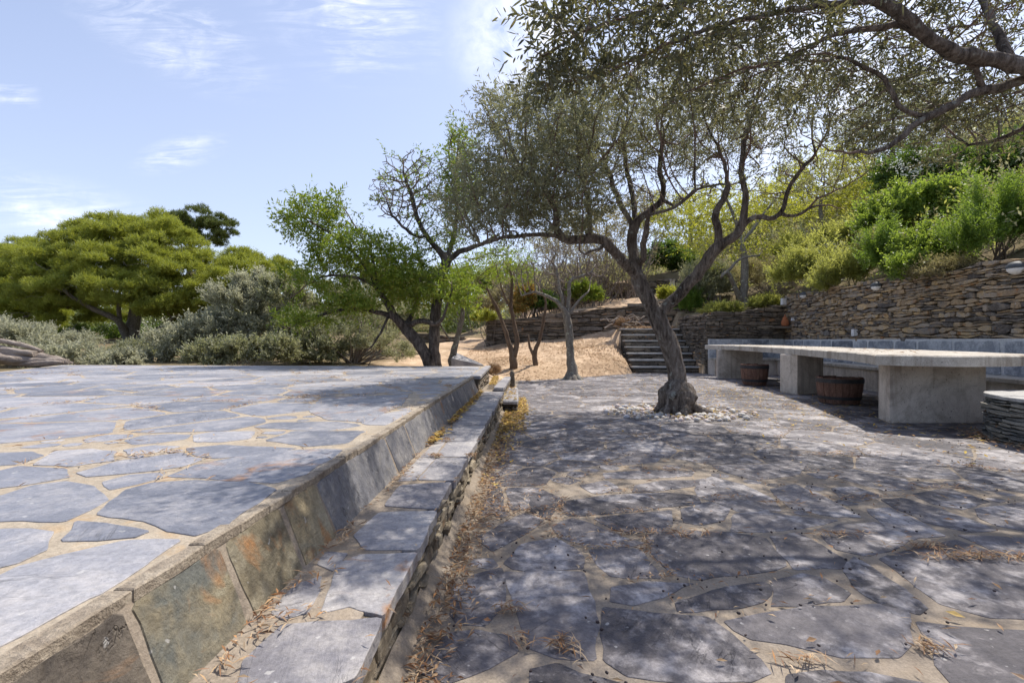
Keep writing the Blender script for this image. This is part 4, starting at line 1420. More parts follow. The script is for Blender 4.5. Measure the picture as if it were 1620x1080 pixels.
lamps = [(1390, 453, 'middle one of the three wall lamps, below the narrow upright rosemary'),
         (1274, 467, 'smallest and farthest wall lamp near the corner of the high stone wall'),
         (1612, 424, 'wall lamp at the right edge of the photo, high on the stone wall')]
c0 = wall_pos(lamps[0][0], lamps[0][1], 0.03)
lp = thing('wall_lamp', lamps[0][2], 'lamp', c0, 'bulkhead lamps on the stone wall')
mb = MB()
dome(mb, c0, nB, 0.125, math.pi * 0.5, math.pi, 0)
mb.build('hood', M['lamp_hood'], lp)
mb = MB()
dome(mb, c0, nB, 0.115, 0.0, math.pi * 0.49, 0)
mb.build('diffuser', M['lamp_glass'], lp)
for px, py, lab in lamps[1:]:
    c = copy_tree(lp)
    c.location = wall_pos(px, py, 0.03)
    c['label'] = lab


def socket(px, py, label, s=0.07):
    c = wall_pos(px, py, 0.06)
    mb = MB()
    w2, h2 = s * 0.5, s * 0.75
    q_ = [c[:2] + dB * w2 - nB * 0.06, c[:2] + dB * w2 + nB * 0.02, c[:2] - dB * w2 + nB * 0.02, c[:2] - dB * w2 - nB * 0.06]
    prism(mb, q_, c[2] - h2, c[2] + h2, 0.006)
    q2 = [c[:2] + dB * w2 * .6 + nB * 0.015, c[:2] + dB * w2 * .6 + nB * 0.028, c[:2] - dB * w2 * .6 + nB * 0.028, c[:2] - dB * w2 * .6 + nB * 0.015]
    prism(mb, q2, c[2] - h2 * .6, c[2] + h2 * .5, 0.004)
    tag(mb.build('wall_socket', M['white_plastic'], loc=c), label, 'socket', 'white boxes fixed to the stone wall')


socket(1355, 526, 'white electrical box on the high wall just above the slate backrest', 0.095)
socket(1257, 505, 'tiny white box on the high wall right of the terracotta jar', 0.05)
c = np.array([(1239.5 - 810) / F * 13.5, 13.5, H + (HOR - 477) * 13.5 / F])
mb = MB()
box(mb, c - [.055, .05, .09], c + [.055, .05, .09])
box(mb, c - [.035, .056, .05], c + [.035, -.048, .05])
tag(mb.build('wall_socket', M['white_plastic'], loc=c), 'white box standing on top of the wall corner above the terracotta jar', 'socket', 'white boxes fixed to the stone wall')
jc = np.array([(1242 - 810) / F * 13.3, 13.3])
jz = H + (HOR - 516) * 13.3 / F
jar = thing('terracotta_jar', 'small terracotta jar with lid standing on a ledge in the corner of the stone walls', 'jar', (jc[0], jc[1], jz))
mb = MB()
prof = [(0.0, .07), (.04, .095), (.10, .10), (.16, .085), (.20, .055), (.215, .065), (.235, .06)]
tube(mb, [(jc[0], jc[1], jz + a) for a, _ in prof], [b for _, b in prof], 16)
mb.build('body', M['terracotta'], jar)
mb = MB()
prof = [(.236, .055), (.255, .045), (.27, .02), (.285, .018), (.30, .026), (.315, .015)]
tube(mb, [(jc[0], jc[1], jz + a) for a, _ in prof], [b for _, b in prof], 14)
mb.build('lid', M['terracotta'], jar)
mb = MB()
box(mb, (jc[0] - .22, jc[1] - .1, jz - .05), (jc[0] + .25, 13.62, jz - .001), 0, 0.01)
tag(mb.build('corner_shelf', M['dark_stone']), 'flat stone jutting from the wall corner under the terracotta jar', 'shelf')


# ------------------------------------------------------------------ plants: growth and leaves
def grow(limbs, attr, step=0.1, di=1.0, dk=0.16, iters=90, trop=(0, 0, 0.05), r0=0.0035, e=2.3, maxchild=3, jit=0.25):
    """space colonisation from hand-laid limbs; returns nodes, parents, radii"""
    N, par, rmin = [], [], []
    for L in limbs:
        sp = spline(L, 8)
        seg = np.r_[0, np.cumsum(np.linalg.norm(np.diff(sp[:, :3], axis=0), axis=1))]
        k = max(2, int(seg[-1] / step) + 1)
        t = np.linspace(0, seg[-1], k)
        pts = np.stack([np.interp(t, seg, sp[:, c]) for c in range(4)], 1)
        if N:
            d = np.linalg.norm(np.array(N) - pts[0, :3], axis=1)
            prev = int(np.argmin(d))
            pts = pts[1:]
        else:
            prev = -1
        for p in pts:
            N.append(p[:3] + rng.normal(0, 0.006, 3) * (prev >= 0))
            par.append(prev)
            rmin.append(p[3])
            prev = len(N) - 1
    n_limb = len(N)
    A = np.asarray(attr, float)
    Nn = np.array(N)
    best = np.full(len(A), 1e9)
    who = np.zeros(len(A), int)

    def upd(start, arr):
        nonlocal best, who
        for a in range(0, len(arr), 400):
            D = np.linalg.norm(A[:, None] - arr[None, a:a + 400], axis=2)
            m = D.argmin(1)
            dm = D[np.arange(len(A)), m]
            better = dm < best
            best = np.where(better, dm, best)
            who = np.where(better, start + a + m, who)

    upd(0, Nn)
    nch = np.zeros(len(Nn), int)
    for p in par:
        if p >= 0: nch[p] += 1
    alive = best > dk
    for it in range(iters):
        act = alive & (best < di)
        if not act.any(): break
        ids = np.unique(who[act])
        new, npar = [], []
        vec = unit(A - Nn[who])
        acc = np.zeros((len(Nn), 3))
        np.add.at(acc, who[act], vec[act])
        for i in ids:
            if nch[i] >= maxchild: continue
            v = acc[i] + rng.normal(0, jit, 3) + np.array(trop)
            v = v / max(np.linalg.norm(v), 1e-6)
            new.append(Nn[i] + v * step)
            npar.append(i)
            nch[i] += 1
        if not new: break
        new = np.array(new)
        s0 = len(Nn)
        Nn = np.vstack([Nn, new])
        par += npar
        rmin += [0] * len(new)
        nch = np.r_[nch, np.zeros(len(new), int)]
        upd(s0, new)
        alive &= best > dk
    par = np.array(par)
    n = len(Nn)
    rr = np.zeros(n)
    has = np.zeros(n, bool)
    for i in range(n - 1, -1, -1):
        r = r0 if not has[i] else rr[i] ** (1 / e)
        r = max(r, rmin[i] * (1 if i < n_limb else 0))
        if i >= n_limb: r = min(r, 0.03)
        p = par[i]
        if p >= 0:
            rr[p] += r ** e
            has[p] = True
        rr[i] = r
    return Nn, par, rr, n_limb


def tree_mesh(mb_trunk, mb_twig, Nn, par, rr, split=0.02, nbig=10, rough=0.12):
    ch = [[] for _ in Nn]
    for i, p in enumerate(par):
        if p >= 0: ch[p].append(i)
    start = [(i, -1) for i, p in enumerate(par) if p < 0]
    while start:
        i, p = start.pop()
        chain = [i]
        while ch[chain[-1]]:
            c = sorted(ch[chain[-1]], key=lambda q_: -rr[q_])
            for o_ in c[1:]:
                start.append((o_, chain[-1]))
            chain.append(c[0])
        pts = [Nn[k] for k in chain]
        rad = [rr[k] for k in chain]
        if p >= 0:
            pts = [Nn[p]] + pts
            rad = [min(rr[p] * 0.85, rad[0] * 1.25)] + rad
        if len(pts) == 1: continue
        big = max(rad)
        if big > split:
            k = next((a for a, r in enumerate(rad) if r < split * 0.55), len(rad) - 1)
            k = max(k, 1)
            kk = nbig if big > 0.05 else 7
            tube(mb_trunk, pts[:k + 1], rad[:k + 1], kk, rough=rough if big > 0.03 else 0)
            if k < len(pts) - 1:
                tube(mb_twig, pts[k:], rad[k:], 4, cap=False)
        else:
            tube(mb_twig, pts, rad, 5 if big > 0.008 else 3, cap=False)


def ell(c, r, n, shell=0.0):
    d = unit(rng.normal(size=(n, 3)))
    q_ = rng.uniform(0, 1, n) ** (1 / 3) if shell == 0 else rng.uniform(shell, 1, n)
    return np.asarray(c) + d * q_[:, None] * np.asarray(r)


def leaves(mb, pos, d, L, W, six=False, droop=0.0, mi=0):
    n = len(pos)
    if n == 0: return
    d = unit(d)
    s = unit(np.cross(d, rng.normal(size=(n, 3))))
    nr = np.cross(d, s)
    L = L * rng.uniform(0.5, 1.35, n)[:, None]
    W = W * rng.uniform(0.75, 1.2, n)[:, None]
    if six:
        V = np.stack([pos, pos + d * L * .3 + s * W * .45, pos + d * L * .65 + s * W * .42 + nr * L * .03, pos + d * L + nr * L * 0.07, pos + d * L * .65 - s * W * .42 + nr * L * .03, pos + d * L * .3 - s * W * .45], 1)
        k = 6
    else:
        V = np.stack([pos, pos + d * L * .45 + s * W * .5, pos + d * L + nr * L * 0.06, pos + d * L * .45 - s * W * .5], 1)
        k = 4
    mb.add(V.reshape(-1, 3), np.arange(n * k).reshape(n, k), mi)


def shoots(mb, S, D, slen, nl, L, W, spread=0.8, up=0.2, six=False, bend=0.35, mi=0):
    """leafy shoots: S start points, D directions"""
    n = len(S)
    if n == 0: return
    D = unit(D)
    ln = slen * rng.uniform(0.6, 1.3, n)
    B_ = rng.normal(0, bend, (n, 3)) + np.array([0, 0, up])
    t = (np.arange(nl) + 0.3) / nl
    t = np.repeat(t[None], n, 0) + rng.uniform(-.3 / nl, .3 / nl, (n, nl))
    pos = S[:, None] + (D[:, None] * t[..., None] + B_[:, None] * (t ** 2)[..., None] * 0.5) * ln[:, None, None]
    tang = unit(D[:, None] + B_[:, None] * t[..., None])
    side = unit(np.cross(tang.reshape(-1, 3), rng.normal(size=(n * nl, 3))))
    d = tang.reshape(-1, 3) * (1 - 0.3 * spread) + side * spread
    leaves(mb, pos.reshape(-1, 3), d, L, W, six, mi=mi)


def foliate(mb, Nn, par, rr, n_limb, prob, thr, per, slen, nl, L, W, spread, up, six=False, mi=0):
    ok = np.where((rr < thr) & (np.arange(len(Nn)) >= n_limb))[0]
    if callable(prob):
        pr = prob(Nn[ok])
    else:
        pr = np.full(len(ok), prob)
    ok = ok[rng.uniform(size=len(ok)) < pr]
    ok = np.repeat(ok, per)
    D = unit(Nn[ok] - Nn[par[ok]]) + rng.normal(0, 0.6, (len(ok), 3))
    S = Nn[ok] + rng.normal(0, 0.03, (len(ok), 3))
    shoots(mb, S, D, slen, nl, L, W, spread, up, six, mi=mi)


def tree(name, label, base, limbs, attr, bark, leaf, prob, L, W, step=0.12, per=2, nl=9, slen=0.2, thr=0.012, di=1.2, dk=0.18, spread=0.85, up=0.1, six=False,
         twig=None, group=None, extra=None, r0=0.0035, split=0.02, cat='tree', rough=0.12, maxchild=3, e=2.3, trop=(0, 0, 0.05), trunk_fn=None, iters=90, crown_name='crown'):
    t = thing(name, label, cat, base, group)
    Nn, par, rr, nl_ = grow(limbs, attr, step, di, dk, trop=trop, r0=r0, maxchild=maxchild, e=e, iters=iters)
    mt, mw, ml = MB(), MB(), MB()
    tree_mesh(mt, mw, Nn, par, rr, split, rough=rough)
    if trunk_fn: trunk_fn(mt)
    if mt.n: mt.build('trunk', bark, t)
    if mw.n: mw.build('branches', twig or bark, t)
    if leaf is not None:
        foliate(ml, Nn, par, rr, nl_, prob, thr, per, slen, nl, L, W, spread, up, six)
        if extra: extra(ml)
        if ml.n: ml.build(crown_name, leaf, t)
    return t


DENS = 1.6


def bush(name, label, base, blobs, leaf, L, W, nshoot, slen=0.25, nl=8, up=0.5, spread=0.8, stem=None, nstem=8, cat='shrub', group=None, inner=0.35, six=False, out=0.8, stem_r=0.012, flat=-0.35, extra_mat=None, extra=None):
    t = thing(name, label, cat, base, group)
    ml, ms = MB(), MB()
    vol = np.array([b[1][0] * b[1][1] + b[1][0] * b[1][2] for b in blobs])
    vol = vol / vol.sum()
    base = np.asarray(base, float)
    for (c, r), v in zip(blobs, vol):
        n = int(nshoot * DENS * v)
        d = unit(rng.normal(size=(n * 2, 3)))
        d = d[d[:, 2] > flat][:n]
        n = len(d)
        # clumps: pull the shoots towards random heads so that gaps and lumps show
        heads = unit(rng.normal(size=(max(6, n // 28), 3)))
        hs = rng.uniform(0.66, 1.15, len(heads))
        w_ = (d @ heads.T).argmax(1)
        d2 = unit(d * 0.55 + heads[w_] * 0.6)
        q_ = rng.uniform(inner, 1.0, n) ** 0.6 * hs[w_]
        S = np.asarray(c) + d2 * q_[:, None] * np.asarray(r)
        D = unit(d2 / np.asarray(r)) * out + np.array([0, 0, up]) + rng.normal(0, 0.35, (n, 3))
        shoots(ml, S - unit(D) * slen * 0.5, D, slen, nl, L, W, spread, 0.1, six)
        k = max(2, int(nstem * v + 0.5))
        for _ in range(k):
            e = np.asarray(c) + unit(rng.normal(size=3) + [0, 0, .3]) * np.asarray(r) * rng.uniform(.4, .85)
            b0 = base + np.array([rng.normal(0, .08), rng.normal(0, .08), -0.05])
            m1 = b0 * .5 + e * .5 + rng.normal(0, .12, 3) * np.linalg.norm(e - b0)
            sp = spline([b0, m1, e], 5)
            tube(ms, sp, np.linspace(stem_r, stem_r * .3, len(sp)), 5, cap=False)
    if ms.n: ms.build('stems', stem or M['twig_grey'], t)
    if extra: extra(ml, t)
    ml.build('foliage', leaf, t)
    return t


def PL(pts):
    """limb through photo points (px, py, depth, radius)"""
    return [np.append(P(a, b, c), r) for a, b, c, r in pts]


# ------------------------------------------------------------------ main olive
limbs = [
    PL([(1073, 657, 6.3, .15), (1073, 625, 6.3, .125), (1072, 600, 6.3, .112), (1067, 570, 6.3, .106), (1056, 540, 6.3, .103), (1046, 515, 6.3, .104), (1037, 495, 6.3, .10), (1021, 466, 6.3, .078), (1010, 440, 6.3, .072)]),
    PL([(1040, 500, 6.3, .075), (1060, 480, 6.28, .066), (1085, 455, 6.2, .062), (1110, 425, 6.1, .059), (1136, 390, 6.0, .056), (1160, 377, 5.95, .055), (1172, 358, 5.95, .05), (1178, 330, 5.95, .042), (1178, 300, 5.95, .036), (1172, 262, 6.0, .026), (1180, 205, 6.1, .014)]),
    PL([(1136, 390, 6.0, .055), (1138, 368, 6.0, .048), (1131, 345, 6.0, .044), (1140, 320, 6.0, .04), (1151, 298, 6.0, .036), (1148, 270, 6.1, .015), (1135, 230, 6.2, .008)]),
    PL([(1172, 358, 5.95, .04), (1195, 343, 5.9, .034), (1222, 346, 5.9, .03), (1238, 332, 5.9, .026), (1246, 302, 5.9, .02), (1265, 272, 5.8, .015), (1290, 245, 5.8, .008)]),
    PL([(1236, 334, 5.9, .022), (1252, 344, 5.9, .018), (1278, 330, 5.8, .015), (1310, 324, 5.8, .010), (1335, 332, 5.8, .004)]),
    PL([(1278, 322, 5.8, .012), (1310, 308, 5.7, .010), (1345, 290, 5.7, .007), (1385, 262, 5.6, .003)]),
    PL([(1010, 440, 6.3, .066), (985, 413, 6.1, .062), (965, 390, 6.0, .058), (945, 378, 5.95, .056), (915, 380, 5.9, .05), (892, 378, 5.8, .052), (880, 360, 5.8, .045), (880, 338, 5.7, .034), (868, 308, 5.7, .024), (840, 280, 5.7, .014)]),
    PL([(888, 374, 5.8, .03), (850, 372, 5.7, .024), (800, 376, 5.6, .016), (760, 386, 5.6, .009)]),
    PL([(935, 378, 5.9, .028), (933, 346, 5.9, .024), (930, 312, 5.9, .015), (915, 270, 5.9, .008)]),
    PL([(955, 388, 5.95, .02), (935, 398, 5.7, .015), (920, 400, 5.6, .012), (915, 385, 5.5, .008)]),
    PL([(1010, 440, 6.3, .066), (1005, 415, 6.35, .064), (1000, 390, 6.4, .062), (1002, 368, 6.4, .06), (1008, 348, 6.4, .052), (1028, 333, 6.4, .045), (1048, 315, 6.4, .038), (1048, 290, 6.4, .030), (1043, 255, 6.5, .018), (1050, 208, 6.5, .010)]),
    PL([(1018, 420, 6.25, .045), (1018, 390, 6.2, .04), (1022, 365, 6.1, .036), (1030, 340, 6.0, .02), (1065, 330, 5.8, .012), (1100, 300, 5.7, .008)]),
    PL([(1002, 360, 6.4, .04), (985, 330, 6.5, .028), (968, 290, 6.6, .018), (950, 235, 6.7, .009)]),
    PL([(1006, 350, 6.4, .03), (1000, 310, 6.6, .022), (990, 260, 6.8, .012), (985, 210, 6.8, .007)]),
    PL([(1048, 317, 6.4, .024), (1072, 326, 6.3, .018), (1082, 318, 6.3, .016), (1112, 296, 6.3, .010), (1150, 292, 6.2, .006)]),
]
att = np.vstack([
    ell(P(790, 310, 5.7), (.55, .75, .62), 330), ell(P(850, 240, 5.7), (.75, .95, .75), 520), ell(P(960, 190, 6.0), (.95, 1.1, .55), 460), ell(P(1100, 165, 6.1), (.95, 1.15, .50), 420),
    ell(P(1225, 195, 6.0), (.75, 1.0, .60), 330), ell(P(1050, 265, 6.3), (1.15, 1.1, .60), 520), ell(P(890, 320, 5.7), (.7, .8, .33), 240), ell(P(1290, 255, 5.7), (.45, .6, .35), 130),
    ell(P(790, 180, 5.9), (.32, .4, .3), 80), ell(P(1180, 260, 6.0), (.5, .8, .5), 160), ell(P(1060, 250, 6.3), (1.15, 1.1, .65), 1300), ell(P(1230, 260, 6.0), (.6, .8, .45), 300), ell(P(740, 330, 5.7), (.3, .5, .35), 90), ell(P(950, 225, 7.4), (.9, .8, .5), 260), ell(P(1120, 200, 7.5), (1.0, .8, .5), 260), ell(P(850, 290, 7.0), (.7, .7, .6), 230)])


def olive_prob(p):
    px = 810 + p[:, 0] / p[:, 1] * F
    x, z = p[:, 0], p[:, 2]
    inner = smooth(1.0, 1.35, x) * (1 - smooth(3.3, 3.7, x)) * smooth(1.9, 2.1, z) * (1 - smooth(3.15, 3.55, z))
    low = smooth(1.2, 1.9, z)
    return np.clip((1 - 0.93 * inner) * (0.35 + 0.65 * low), 0, 1) * np.where(x > 1.2, 0.55, 1.0)


def burl(mt):
    c = np.array([P(1073, 655, 6.3)[0], 6.3])
    # swollen, gnarled foot of the trunk
    k, m = 30, 14
    ang = np.arange(k) / k * 2 * math.pi
    V = []
    for i in range(m):
        s = i / (m - 1)
        z = -0.04 + 0.46 * s
        for a in ang:
            r = 0.215 * (1 - s) ** 0.6 + 0.112 * s ** 0.5
            r *= 1 + 0.16 * math.sin(a * 3 + 0.7 + s * 2) * (1 - s) + 0.10 * math.sin(a * 5 + 2.1 - s * 3) * (1 - s * .6)
            lean = -0.01 * s
            p = np.array([c[0] + lean + math.cos(a) * r, c[1] + math.sin(a) * r, z])
            p[:2] += (p[:2] - c) * (0.42 * nz(p, 5.5) + 0.34 * nz(p, 13)) * (1 - 0.5 * s)
            p[2] += 0.05 * nz(p, 8)
            V.append(p)
    i0 = np.arange(m - 1)[:, None] * k
    j = np.arange(k)[None]
    q_ = np.stack([i0 + j, i0 + (j + 1) % k, i0 + k + (j + 1) % k, i0 + k + j], -1).reshape(-1, 4)
    mt.add(V, q_, 0, True)
    for a, L, r in ((-0.35, .50, .065), (0.5, .33, .06), (2.7, .32, .065), (3.9, .32, .07), (4.7, .30, .065), (1.6, .33, .06)):
        d = np.array([math.cos(a), math.sin(a), 0])
        b = np.array([c[0], c[1], 0])
        sp = spline([np.append(b + d * .10 + [0, 0, .20], r), np.append(b + d * .22 + [0, 0, .08], r * .85), np.append(b + d * L + [0, 0, -.02], r * .4)], 6)
        tube(mt, sp[:, :3], sp[:, 3], 9, rough=0.25, rs=9)


tree('olive_tree', 'large olive tree with leaning forked trunk standing in a ring of white pebbles', P(1073, 655, 6.3) * [1, 1, 0], limbs, att, M['bark'], M['leaf_olive'], olive_prob,
     0.066, 0.0150, step=0.085, per=3, nl=12, slen=0.24, thr=0.010, di=0.9, dk=0.12, twig=M['twig_red'], trunk_fn=burl, r0=0.0042, split=0.022, rough=0.10, up=0.12)

# ------------------------------------------------------------------ overhanging olive (trunk out of frame on the right)
limbs = [
    [np.array([5.45, 3.5, -0.05, .20]), np.array([5.4, 3.5, 0.5, .17]), np.array([5.2, 3.55, 1.4, .15]), np.array([4.7, 3.6, 2.3, .125])] + PL([(1690, 120, 3.65, .10), (1620, 108, 3.6, .054), (1560, 93, 3.6, .050), (1500, 82, 3.5, .044), (1462, 58, 3.45, .040), (1430, 28, 3.4, .037), (1385, -2, 3.4, .035), (1310, -40, 3.3, .032), (1180, -50, 3.1, .022), (1050, -20, 2.9, .012)]),
    PL([(1650, 110, 3.65, .045), (1596, 134, 3.7, .036), (1540, 148, 3.7, .032), (1500, 172, 3.7, .03), (1455, 192, 3.7, .025), (1420, 222, 3.7, .022), (1400, 236, 3.7, .018), (1355, 240, 3.7, .011), (1312, 238, 3.7, .007), (1270, 215, 3.7, .004)]),
    PL([(1465, 186, 3.7, .014), (1422, 172, 3.7, .012), (1400, 128, 3.7, .010), (1360, 105, 3.7, .007), (1310, 85, 3.7, .004)]),
    PL([(1548, 146, 3.7, .022), (1545, 118, 3.65, .02), (1530, 100, 3.6, .015)]),
    PL([(1490, 76, 3.5, .03), (1430, 45, 3.5, .026), (1380, 46, 3.5, .022), (1310, 60, 3.4, .016), (1240, 95, 3.3, .010), (1180, 110, 3.2, .005)]),
    PL([(1385, 0, 3.4, .028), (1300, 10, 3.3, .022), (1180, 30, 3.1, .015), (1060, 70, 2.95, .010), (960, 115, 2.8, .006)]),
    PL([(1310, -40, 3.3, .02), (1150, -10, 3.0, .014), (1020, 20, 2.8, .010), (930, 50, 2.65, .006)]),
    PL([(1600, 105, 3.65, .04), (1570, 40, 3.9, .03), (1540, -20, 4.1, .022), (1480, -80, 4.3, .014)]),
    PL([(1620, 110, 3.65, .03), (1640, 170, 4.2, .022), (1600, 215, 4.6, .014), (1530, 230, 4.9, .007)]),
]
att = np.vstack([
    ell(P(905, 55, 2.65), (.28, .30, .30), 120), ell(P(870, 120, 2.7), (.13, .2, .16), 40), ell(P(1000, 60, 2.9), (.40, .40, .32), 190), ell(P(1120, 60, 3.2), (.5, .5, .40), 230), ell(P(1230, 70, 3.5), (.55, .6, .45), 240),
    ell(P(1350, 70, 3.8), (.6, .7, .45), 220), ell(P(1480, 40, 3.9), (.6, .8, .5), 220), ell(P(1580, 80, 4.1), (.5, .8, .55), 200), ell(P(1560, 200, 4.7), (.6, .7, .35), 180), ell(P(1430, 170, 4.4), (.5, .6, .35), 120),
    ell(P(1200, -120, 3.8), (1.0, 1.0, .4), 170), ell(P(1480, -140, 4.4), (1.2, 1.2, .5), 110), ell(P(1250, 20, 4.8), (1.0, 0.9, .5), 160), ell(P(1450, 90, 5.2), (1.0, .9, .6), 160), ell(P(1150, 90, 3.4), (1.0, .6, .35), 420), ell(P(1450, 170, 4.2), (.8, .6, .35), 420), ell(P(1540, 110, 4.3), (.7, .7, .5), 260)])  # unseen crown blobs above the frame are put in for the shade they cast
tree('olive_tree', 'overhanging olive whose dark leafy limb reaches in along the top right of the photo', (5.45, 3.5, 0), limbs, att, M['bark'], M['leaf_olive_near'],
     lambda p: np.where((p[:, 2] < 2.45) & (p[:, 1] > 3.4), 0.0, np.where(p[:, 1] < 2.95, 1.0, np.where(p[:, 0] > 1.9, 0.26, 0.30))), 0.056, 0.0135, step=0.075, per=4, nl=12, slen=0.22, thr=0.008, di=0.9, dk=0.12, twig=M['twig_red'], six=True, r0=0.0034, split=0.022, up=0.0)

# ------------------------------------------------------------------ almonds behind the terrace
bz_ = lambda px, d, lift=0.0: np.array([(px - 810) / F * d, d, float(terr((px - 810) / F * d, d)) + lift])
b0 = bz_(690, 10.3)
limbs = [
    [np.append(b0 - [0, 0, .05], .16)] + PL([(688, 575, 10.3, .135), (687, 540, 10.3, .118), (690, 490, 10.3, .11), (697, 445, 10.3, .10), (705, 415, 10.3, .095), (692, 393, 10.2, .06), (676, 376, 10.1, .05), (660, 345, 10.0, .04), (652, 312, 10.0, .03), (640, 280, 9.9, .018)]),
    PL([(705, 415, 10.3, .07), (724, 400, 10.3, .06), (756, 388, 10.3, .045), (790, 372, 10.3, .02)]),
    PL([(706, 412, 10.3, .06), (716, 380, 10.4, .048), (722, 345, 10.5, .035), (725, 290, 10.6, .018)]),
    PL([(676, 376, 10.1, .03), (650, 370, 9.9, .02), (620, 340, 9.7, .01)]),
]
att = np.vstack([ell(P(655, 300, 10), (.8, .9, .75), 1000), ell(P(620, 310, 9.8), (.5, .6, .55), 320), ell(P(720, 300, 10.5), (.6, .9, .75), 300), ell(P(690, 380, 10.3), (.6, .8, .35), 130), ell(P(725, 225, 10.5), (.35, .5, .35), 80)])
tree('almond_tree', 'upright dark-trunked almond with bare twigs on top behind the far terrace edge', b0, limbs, att, M['bark_dark'], M['leaf_almond'],
     lambda p: np.clip(0.10 + 0.75 * smooth(-1.55, -1.15, p[:, 0]) + 0.5 * (1 - smooth(2.9, 3.4, p[:, 2])), 0, 1), 0.085, 0.026, step=0.09, per=2, nl=9, slen=0.26, thr=0.02, di=1.1, dk=0.10, twig=M['twig_grey'], r0=0.0065, e=2.6, split=0.03, trop=(0, 0, 0.6))
b1 = bz_(683, 10.2)
limbs = [
    [np.append(b1 - [0, 0, .05], .13)] + PL([(678, 570, 10.2, .125), (662, 543, 10.2, .11), (640, 518, 10.2, .10), (628, 505, 10.1, .085), (612, 478, 10.0, .06), (590, 440, 9.9, .045), (560, 400, 9.8, .032), (520, 368, 9.7, .02), (480, 345, 9.7, .01)]),
    PL([(628, 505, 10.1, .06), (600, 494, 10.0, .05), (560, 489, 9.9, .042), (520, 494, 9.8, .034), (480, 510, 9.8, .022), (452, 520, 9.8, .012)]),
    PL([(612, 478, 10.0, .045), (585, 447, 9.8, .036), (545, 437, 9.6, .028), (505, 440, 9.6, .018), (460, 470, 9.6, .01)]),
    PL([(640, 518, 10.2, .055), (655, 490, 10.3, .045), (668, 440, 10.4, .03), (660, 400, 10.5, .02)]),
    PL([(645, 515, 10.2, .07), (665, 507, 10.0, .06), (690, 512, 9.9, .05), (702, 500, 9.8, .03), (715, 460, 9.7, .018)]),
    PL([(595, 447, 9.9, .03), (590, 410, 9.9, .022), (570, 370, 9.9, .015), (545, 330, 9.9, .01)]),
    PL([(618, 490, 10.1, .03), (605, 520, 9.9, .024), (590, 545, 9.8, .018), (580, 555, 9.8, .01)]),
]
att = np.vstack([ell(P(495, 345, 9.7), (.55, .6, .42), 190), ell(P(530, 325, 9.8), (.3, .4, .3), 80), ell(P(560, 400, 9.8), (.85, .8, .5), 330), ell(P(625, 430, 10.1), (.75, .8, .55), 330), ell(P(672, 450, 10.2), (.55, .8, .5), 220),
                 ell(P(500, 440, 9.7), (.7, .6, .25), 130), ell(P(480, 505, 9.7), (.55, .5, .2), 130), ell(P(560, 480, 9.8), (.7, .7, .28), 170), ell(P(455, 350, 9.7), (.25, .3, .25), 40), ell(P(720, 460, 9.8), (.5, .6, .4), 130)])
tree('almond_tree', 'leaning leafy almond with bright green crown spreading left over the terrace edge', b1, limbs, att, M['bark_dark'], M['leaf_almond'],
     0.95, 0.095, 0.028, step=0.11, per=4, nl=10, slen=0.30, thr=0.013, di=1.1, dk=0.17, twig=M['twig_red'], r0=0.004, split=0.03, up=-0.05)
b2 = bz_(722, 10.9)
limbs = [[np.append(b2 - [0, 0, .05], .10)] + PL([(715, 572, 10.9, .085), (722, 540, 10.9, .065), (730, 505, 10.9, .05), (735, 478, 10.9, .042), (745, 450, 10.9, .02)]),
         PL([(718, 545, 10.9, .025), (700, 520, 10.8, .02), (690, 500, 10.7, .01)]), PL([(728, 510, 10.9, .03), (715, 475, 11, .022), (705, 440, 11, .012)]), PL([(734, 482, 10.9, .03), (728, 440, 10.8, .02), (718, 410, 10.8, .012)])]
att = np.vstack([ell(P(745, 430, 11.0), (.65, .7, .45), 200), ell(P(715, 440, 10.8), (.4, .5, .35), 90), ell(P(775, 410, 11.2), (.5, .6, .35), 110)])
tree('almond_tree', 'small slim almond with lichened stem just right of the dark almond trunk', b2, limbs, att, M['bark_lichen'], M['leaf_almond'], 0.8, 0.09, 0.027, step=0.13, per=2, nl=8, slen=0.26, thr=0.013, di=1.1, dk=0.18, twig=M['twig_red'], r0=0.004)
b3 = bz_(812, 12.3)
limbs = [[np.append(b3 - [0, 0, .05], .11)] + PL([(812, 570, 12.3, .10), (806, 545, 12.3, .06), (795, 510, 12.3, .05), (782, 480, 12.3, .042), (770, 458, 12.3, .025), (755, 440, 12.3, .012)]),
         PL([(813, 566, 12.3, .08), (818, 540, 12.3, .062), (812, 505, 12.3, .052), (808, 480, 12.3, .045), (810, 440, 12.3, .03), (800, 410, 12.3, .015)]), PL([(808, 490, 12.3, .03), (795, 460, 12.2, .02), (785, 420, 12.2, .01)])]
att = np.vstack([ell(P(800, 420, 12.3), (.75, .8, .45), 240), ell(P(770, 440, 12.2), (.5, .5, .35), 110), ell(P(825, 440, 12.3), (.35, .5, .3), 70)])
tree('almond_tree', 'two-stemmed young almond with green crown in front of the left end of the retaining wall', b3, limbs, att, M['bark_brown'], M['leaf_almond'], 0.85, 0.09, 0.027, step=0.14, per=2, nl=8, slen=0.26, thr=0.013, di=1.1, dk=0.19, twig=M['twig_red'], r0=0.004)
b4 = bz_(848, 12.7)
limbs = [[np.append(b4 - [0, 0, .05], .07)] + PL([(846, 560, 12.7, .06), (855, 530, 12.7, .045), (861, 500, 12.7, .038), (863, 475, 12.7, .025), (852, 450, 12.7, .012)]), PL([(846, 565, 12.7, .05), (838, 548, 12.7, .035), (836, 530, 12.7, .02)])]
att = ell(P(845, 430, 12.7), (.5, .5, .35), 70)
tree('bare_sapling', 'thin leafless sapling between the young almond and the lichen-grey trunk', b4, limbs, att, M['bark_brown'], None, 0, 0, 0, step=0.13, di=1.2, dk=0.18, twig=M['twig_grey'], r0=0.004)
